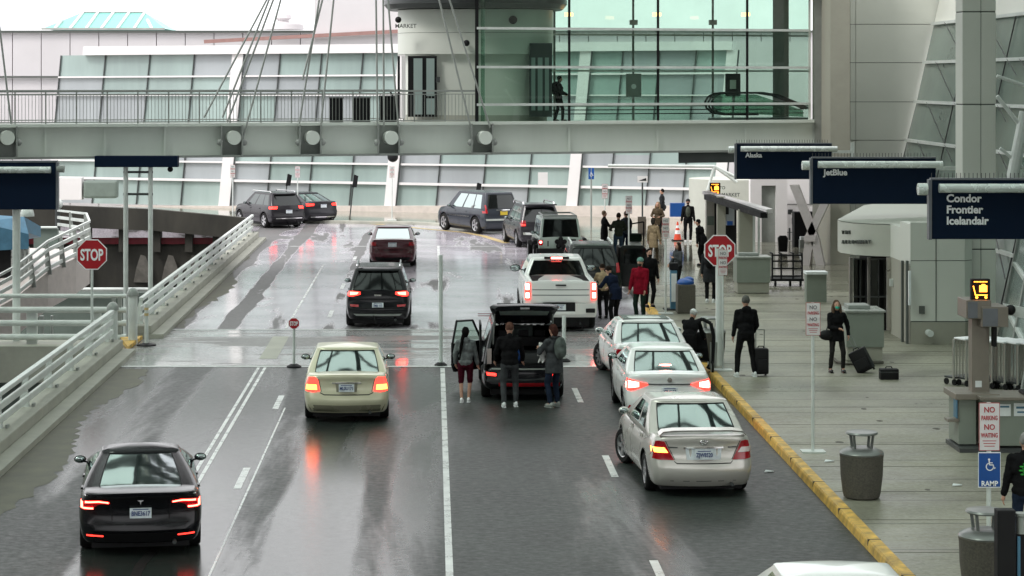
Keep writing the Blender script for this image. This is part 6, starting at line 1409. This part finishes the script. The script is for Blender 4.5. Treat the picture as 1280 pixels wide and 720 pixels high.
# tailgate
b=MB(); tg=[]
for u,(y,z) in enumerate(((.50,1.74),(.15,1.93),(-.25,2.12),(-.55,2.21),(-.68,2.17))):
    w=(.60,.66,.74,.76,.66)[u]; tg.append([V((-w,y,z-.05)),V((-w*.9,y,z+.0)),V((0,y,z+.03)),V((w*.9,y,z+.0)),V((w,y,z-.05)),V((w*.8,y+.02,z-.10)),V((0,y+.02,z-.08)),V((-w*.8,y+.02,z-.10))])
b.loft(tg); tgo=b.ob('tailgate',blk,t,40)
b=MB(); b.loft([[V((-.60,-.48,2.205)),V((.60,-.48,2.205)),V((.60,-.48,2.23)),V((-.60,-.48,2.23))],[V((-.56,.05,1.99)),V((.56,.05,1.99)),V((.56,.05,2.02)),V((-.56,.05,2.02))]]); b.ob('tailgate_glass',M['glass_car'],tgo)
b=MB(); b.loft([[V((-.56,-.50,2.10)),V((.56,-.50,2.10)),V((.56,-.50,2.12)),V((-.56,-.50,2.12))],[V((-.52,-.02,1.92)),V((.52,-.02,1.92)),V((.52,-.02,1.94)),V((-.52,-.02,1.94))]]); b.ob('bright_view_pane',M['wall_glass'],tgo)  # pale opaque pane stands in for brightness seen through the glass
b=MB(); b.bx(-.1,.1,-.705,-.685,2.12,2.16); b.ob('emblem',M['chrome'],tgo)
b=MB()
b.bx(-.5,.48,.43,.49,1.675,1.685)
for x in (-.5,-.36,-.05,.08,.22,.4): b.bx(x,x+.08,.42,.5,1.655,1.68)
b.ob('latch_glint',M['chrome'],tgo)
b=MB(); b.bx(-1.02,-.70,-.42,-.40,1.985,2.0); b.bx(-1.02,-.72,-.46,-.44,1.945,1.96); b.ob('hinge_strut',M['red_dark'],tgo)
for sx in (1,-1): MB().cyl((sx*.66,.28,1.25),(sx*.64,-.1,1.95),.014).ob('gas_strut',M['steel_grey'],tgo,40)
# open driver door (left)
def door(t,x0,y0,ang,sx,pm,L=1.05,top=1.62,zb=.40,wmat='glass_car',name='open_door',trim=None):
    o=thing('x',None,None); b=MB()
    prof=[(0,zb),(L*.93,zb),(L,zb+.15),(L,1.05),(L*.93,1.05),(L*.86,1.35),(L*.62,top),(L*.1,top),(0,1.08)]
    outer=[V((0,-u,z)) for u,z in [(0,zb),(L*.93,zb),(L,zb+.15),(L,1.06),(0,1.06)]]
    b.prism(outer,(.07,0,0)); d=b.ob(name,pm,t); d.location=(x0,y0,0); d.rotation_euler.z=ang
    b=MB(); b.path([(.035,0,1.06),(.035,-L*.30,top-.02),(.035,-L*.85,top),(.035,-L*.99,1.06)],.026); b.ob('window_frame',pm,d)
    b=MB(); b.face([(.035,-.02,1.07),(.035,-L*.31,top-.03),(.035,-L*.84,top-.01),(.035,-L*.97,1.07)]); b.ob('door_glass',M['glass_hall'],d)
    b=MB(); b.bx(-.012 if sx<0 else .07,.0 if sx<0 else .082,-L*.85,-.1,zb+.15,1.0); b.ob('door_card',M['black'],d)
    bpy.data.objects.remove(o); return d
dd=door(t,-.90,2.75,R(-44),-1,blk,L=.98,top=1.56)
b=MB(); b.bx(-.925,-.88,1.95,2.95,.45,1.5); b.ob('door_opening',M['black'],t)
b=MB(); b.sph((-.42,.55,.96),(.16,.2,.16)); b.sph((-.1,.5,.9),(.14,.12,.1)); tag(b.ob('luggage_bag',M['blue_sign'],None,50,loc=pos+V((.28,.0,-.02))),'blue soft bag lying in the open boot of the black SUV','bag')
b=MB(); b.bx(.0,.55,.3,.9,.80,1.05,bev=.06); tag(b.ob('luggage_bag',M['dark_steel'],None,50,loc=pos),'dark suitcase lying flat in the open boot of the black SUV','bag')
# ---- dark van behind pickup
S=suv(4.9,1.95,1.76); S['cabin'].update(wl=(3,7)); gd_=paint('darkgreen',(.01,.014,.012))
t,tree,_=car('dark people carrier in front of the pickup with its right rear door open',V((5.15,72.0,0)),-1,S,gd_,name='dark_minivan',cat='minivan',grp='cars at the right kerb')
lights(t,tree,[(.76,1.2),(.86,1.2)],[(.76,.9),(.88,.9)],'red_lens')
for sx in (1,-1): MB().path([(sx*.66,.7,1.76),(sx*.66,.8,1.83),(sx*.66,2.9,1.83),(sx*.66,3.0,1.76)],.03).ob('roof_rail',M['steel_white'],t,40)
b=MB(); b.bx(.92,1.0,-.0+1.3,2.6,.4,1.62); b.ob('door_opening',M['black'],t)
# wide open door on right: pale inner edge
d=bpy.data.objects.new('open_door',MB().prism([(0,0,.35),(.0,0,1.62),(.08,0,1.70),(.75,0,1.70),(.92,0,1.5),(.98,0,1.1),(.95,0,.7),(.78,0,.45),(.5,0,.35)],(0,.08,0)).mesh('open_door',gd_)); COL.objects.link(d); d.parent=t; d.location=(.95,1.2,0); d.rotation_euler.z=R(-6)
MB().path([(.98,-.03,1.2),(.96,-.03,.72),(.80,-.03,.46),(.5,-.03,.36)],.045).ob('door_edge',M['steel_white'],d,40); MB().bx(.12,.82,-.01,-.002,1.1,1.6).ob('door_glass',M['glass_dark'],d)
# ---- pickup
wp_=paint('truckwhite',(.80,.81,.79),.0,.25)
S=dict(L=5.85,W=2.04,wr=.41,tw=.27,zb=.42,axles=(1.25,4.95),rw=.97,bow=.03,deck=[(0,1.44),(5,1.44),(5.3,1.3),(5.85,1.1)] ,rear=[(0,.04),(.2,.03),(.5,.0),(1,.03)],doors=(2.1,3.1,4.1),handles=(2.3,3.3),
  wf=[.95,.97,.98,.99,1,1,1,.995,.985,.975,.96],cabin=dict(belt=1.38,roof=1.93,wb=1.88,wr=1.50,yr0=2.0,yr1=2.2,yf0=4.6,yf1=3.9,side=[0,.06,.40,.46,.86,1],flags=[0,1,0,2,0],bow=.04,corner=.10,crown=.03,rl=(2,7)),rglass=M['glass_dark'],mm=M['black'],ms=1.45,mz=1.45)
S['deck']=[(0,1.42),(.06,1.43),(4.6,1.40),(5.3,1.3),(5.85,1.12)]
pos=V((3.60,63.0,0)); t,tree,_=car('white crew-cab pickup with bright red lamps stopped at the kerb',pos,0,S,wp_,name='pickup_truck',cat='pickup truck',grp='cars at the right kerb')
# tailgate details
MB().bx(-.80,.80,.08,1.85,1.425,1.448).ob('bed_cover',bk,t)
tgp=patch(t,tree,'tailgate',[(-.83,1.40),(.83,1.40)],[(-.83,.86),(.83,.86)],wp_,n=10,k=4,off=.03)
for z in (1.20,1.05): gap(t,tree,[(-.80,z),(.80,z)],w=.02,m='dark_steel',off=.034)
b=MB(); b.bx(-.15,.15,-.05,-.02,1.31,1.35,bev=.01); b.ob('tailgate_handle',M['black'],tgp)
lights(t,tree,[(.86,1.40),(1.01,1.39)],[(.86,.92),(1.01,.93)],'red_lit',([(.885,1.37),(.985,1.37)],[(.885,1.2),(.985,1.2)]),'red_glow',n=4,k=4,off=.035)
for sx in (1,-1): patch(t,tree,'brake_lamp',[(sx*.885,1.12),(sx*.985,1.12)],[(sx*.885,.97),(sx*.985,.97)],M['red_glow'],n=2,k=2,off=.042,thick=.01)
b=MB(); b.bx(-.36,.36,2.08,2.2,1.90,1.96,bev=.01); b.ob('lamp_housing',M['black'],t); b=MB(); b.bx(-.16,.16,2.05,2.09,1.905,1.95,bev=.01); b.ob('high_brake_lamp',M['red_glow'],t)
b=MB(); b.loft([[V((-1.0,.0,.52)),V((-1.0,.12,.52)),V((-1.0,.12,.82)),V((-1.0,.0,.82))],[V((-.5,-.14,.52)),V((-.5,.1,.52)),V((-.5,.1,.82)),V((-.5,-.14,.82))]]); b.loft([[V((1.0,.0,.52)),V((1.0,.12,.52)),V((1.0,.12,.82)),V((1.0,.0,.82))],[V((.4,-.14,.52)),V((.4,.1,.52)),V((.4,.1,.82)),V((.4,-.14,.82))]]); b.bx(-.5,.4,-.14,.1,.52,.60); b.ob('bumper',wp_,t,30)
MB().bx(-.5,.4,-.10,.1,.60,.84).ob('bumper_step',M['black'],t); MB().bx(.70,.96,-.09,-.02,.56,.68,bev=.02).ob('bumper_corner',M['black'],t)
plate(t,.72,-.115,'T 41',w=.31,x=-.02)
# ---- jeep
jp=paint('sagegreen',(.52,.63,.56),.0,.35)
S=dict(L=4.4,W=1.66,wr=.42,tw=.28,zb=.52,trk=.14,axles=(.75,3.5),rw=.96,bow=.02,deck=[(0,1.14),(3.4,1.14),(4.4,1.12)],rear=[(0,.02),(1,.02)],front=[(0,0),(1,.05)],doors=(1.3,2.2,3.1),handles=(1.45,),wf=[.95,.97,.99,1,1,1,1,1,.99,.98,.97],
  cabin=dict(belt=1.12,roof=1.86,wb=1.56,wr=1.40,yr0=.08,yr1=.22,yf0=3.0,yf1=2.8,side=[0,.04,.30,.34,.62,.66,.94,1],flags=[0,1,0,2,0,3,0],bow=.02,corner=.08,crown=.01,rl=(2,9)),rglass=M['glass_dark'],mm=M['black'])
t,tree,_=car('pale sage green off-road car with black wheel arches and roof rack',V((4.83,84.6,0)),2,S,jp,name='off_road_car',cat='off-road car',grp='cars at the right kerb')
for sx in (1,-1):
    b=MB(); b.path([(sx*.95,.22,.95),(sx*.95,.35,1.02),(sx*.95,1.15,1.02),(sx*.95,1.35,.8)],.09,n=8); b.ob('wheel_arch',M['black'],t,40)
    b=MB(); b.bx(sx*.76-.075,sx*.76+.075,-.05,.03,.86,1.06,bev=.015); l=b.ob('taillight',M['red_lens'],t)
    MB().sph((sx*.76,-.05,.98),(.045,.03,.045)).ob('lamp',M['red_glow'],l,50)
b=MB(); b.bx(-.93,.93,-.16,.06,.56,.74,bev=.03); b.ob('bumper',M['black'],t); MB().bx(-.70,.70,.0,.1,.42,.56).ob('skid_bar',M['black'],t)
b=MB(); 
for k in range(5): a=R(90+72*k); b.sph((.0+.15*math.cos(a),-.04,.95+.15*math.sin(a)),(.09,.06,.09))
b.sph((0,-.06,.95),(.12,.06,.12)); b.ob('wheel_carrier',M['black'],t,50)
b=MB(); b.bx(.32,.6,-.03,.03,.74,.82,bev=.01); b.bx(.30,.58,-.03,.03,1.0,1.08,bev=.01); b.bx(-.5,-.46,-.02,.03,.82,1.02); b.ob('hinge',M['black'],t)
b=MB(); b.path([(-.62,.3,1.95),(-.62,2.4,1.95),(.62,2.4,1.95),(.62,.3,1.95),(-.62,.3,1.95)],.03); b.ob('roof_rack',M['steel_grey'],t,40); MB().bx(-.66,.66,.25,.4,1.86,1.93,bev=.02).ob('roof_bar',M['steel_white'],t)
# ---- dark SUV behind jeep
grd=paint('darkgrey',(.025,.024,.028)); S=suv(4.8,1.92,1.80)
t,tree,_=car('dark grey SUV with a roof rack parked left of the pale off-road car',V((4.62,94.6,0)),9,S,grd,name='grey_suv',cat='SUV',grp='cars at the right kerb')
lights(t,tree,[(.66,1.15),(.88,1.15)],[(.66,.92),(.88,.92)],'red_lens',([(.7,1.0),(.85,1.0)],[(.7,.94),(.85,.94)]),'red_lit')
for sx in (1,-1): MB().path([(sx*.66,.7,1.80),(sx*.66,.8,1.9),(sx*.66,2.7,1.9),(sx*.66,2.8,1.80)],.035).ob('roof_rail',M['chrome'],t,40)
patch(t,tree,'bumper_trim',[(-.8,.66),(.8,.66)],[(-.8,.56),(.8,.56)],M['chrome'],n=8,k=1,off=.02); b=MB(); b.bx(-.7,.7,.30,.5,1.78,1.84,bev=.02); b.ob('spoiler',grd,t)
# ---- large slate SUV
sl=paint('slate',(.03,.036,.046),.1,.3,.2); S=suv(5.1,2.02,1.92,belt=1.16); S.update(wr=.40,axles=(1.0,3.95),doors=(1.5,2.5,3.6),handles=(1.9,2.9)); S['deck']=[(0,1.14),(.1,1.16),(3.6,1.16),(4.0,1.14),(4.8,1.05),(5.1,.95)]; S['cabin'].update(yf0=3.9,yf1=3.1,yr1=.40,belt=1.14); S['sglass']=M['glass_car']
t,tree,_=car('large slate grey SUV with a yellow licence plate angled at the far kerb',V((3.3,103.0,0)),29,S,sl,name='slate_suv',cat='SUV',grp='cars at the far kerb')
lights(t,tree,[(.82,1.36),(.94,1.34)],[(.80,.98),(.96,.98)],'red_lens',off=.02)
plate(t,.98,.05,None,'yellow_plate',w=.36,hh=.18); patch(t,tree,'chrome_strip',[(-.35,1.14),(.35,1.14)],[(-.35,1.10),(.35,1.10)],M['chrome'],n=6,k=1,off=.02); patch(t,tree,'bumper_trim',[(-.9,.72),(.9,.72)],[(-.9,.64),(.9,.64)],M['steel_grey'],n=8,k=1,off=.02)
MB().bx(-1.03,-1.015,1.5,3.6,.76,.80).ob('side_moulding',M['chrome'],t)
# ---- left dark crossover and sedan
S=suv(4.75,1.89,1.68); S['doors']=(1.3,2.4,3.4)
t,tree,_=car('black crossover angled left at the far kerb, nearer of the dark pair',V((-6.85,107.2,0)),30,S,paint('blackgrey',(.018,.016,.02)),name='black_crossover',cat='SUV',grp='cars at the far kerb')
lights(t,tree,[(.55,1.06),(.86,1.06)],[(.60,.93),(.90,.93)],'red_lit'); plate(t,.80,.04,None); patch(t,tree,'bumper_trim',[(-.7,.5),(.7,.5)],[(-.7,.46),(.7,.46)],M['chrome'],n=8,k=1,off=.02)
patch(t,tree,'spoiler',[(-.6,1.69),(.6,1.69)],[(-.6,1.62),(.6,1.62)],blk,n=8,k=2,off=.12,thick=.02)
for sx in (1,-1): MB().path([(sx*.64,.7,1.68),(sx*.64,.8,1.74),(sx*.64,2.7,1.74),(sx*.64,2.8,1.68)],.022).ob('roof_rail',M['chrome'],t,40)
S=sedan(4.87,1.85,1.47,deckz=1.08,rim='rim'); S['cabin'].update(yr0=.5,yr1=1.6)
t,tree,_=car('dark grey sedan angled left at the far kerb, behind the black crossover',V((-5.35,110.6,0)),33,S,paint('gunmetal',(.03,.03,.035),.2),name='grey_sedan',grp='cars at the far kerb')
lights(t,tree,[(.50,1.0),(.88,1.02)],[(.52,.90),(.90,.88)],'red_lit'); plate(t,.88,.06,None); patch(t,tree,'bumper_trim',[(-.7,.36),(.7,.36)],[(-.7,.32),(.7,.32)],M['chrome'],n=8,k=1,off=.02)
# ================================================================ WORLD, LIGHT, CAMERA
w=bpy.data.worlds.new('World'); scene.world=w; w.use_nodes=True; nt=w.node_tree; bg=nt.nodes['Background']
sky=nt.nodes.new('ShaderNodeTexSky'); sky.sky_type='NISHITA'; sky.sun_disc=False; sky.sun_elevation=R(48); sky.sun_rotation=R(-125); sky.dust_density=4; sky.air_density=1.0
hs=nt.nodes.new('ShaderNodeHueSaturation'); hs.inputs['Saturation'].default_value=.06; nt.links.new(sky.outputs[0],hs.inputs['Color'])
mx=nt.nodes.new('ShaderNodeMix'); mx.data_type='RGBA'; mx.inputs[0].default_value=.78; mx.inputs[7].default_value=(13,13,13.2,1); nt.links.new(hs.outputs[0],mx.inputs[6])
nt.links.new(mx.outputs[2],bg.inputs['Color']); bg.inputs['Strength'].default_value=.10
sl_=bpy.data.lights.new('sun','SUN'); sl_.energy=1.0; sl_.angle=R(14); sl_.color=(1,.97,.93)
so=bpy.data.objects.new('sun',sl_); COL.objects.link(so)
el,az=R(48),R(-125); dv=V((math.sin(az)*math.cos(el),math.cos(az)*math.cos(el),math.sin(el))); so.rotation_euler=dv.to_track_quat('Z','Y').to_euler()
cam=bpy.data.cameras.new('camera'); co=bpy.data.objects.new('camera',cam); COL.objects.link(co); scene.camera=co
co.location=(0,0,H); co.rotation_euler=(R(90),0,0); cam.sensor_width=36; cam.lens=36*F/1280; cam.shift_x=(640-XV)/1280; cam.shift_y=-(360-YH)/1280; cam.clip_end=2000; cam.clip_start=.5
vs=scene.view_settings; vs.view_transform='Standard'; vs.look='None'; vs.gamma=1; vs.exposure=.8
scene.cycles.max_bounces=10; scene.cycles.transparent_max_bounces=24; scene.cycles.glossy_bounces=5; scene.cycles.sample_clamp_indirect=8
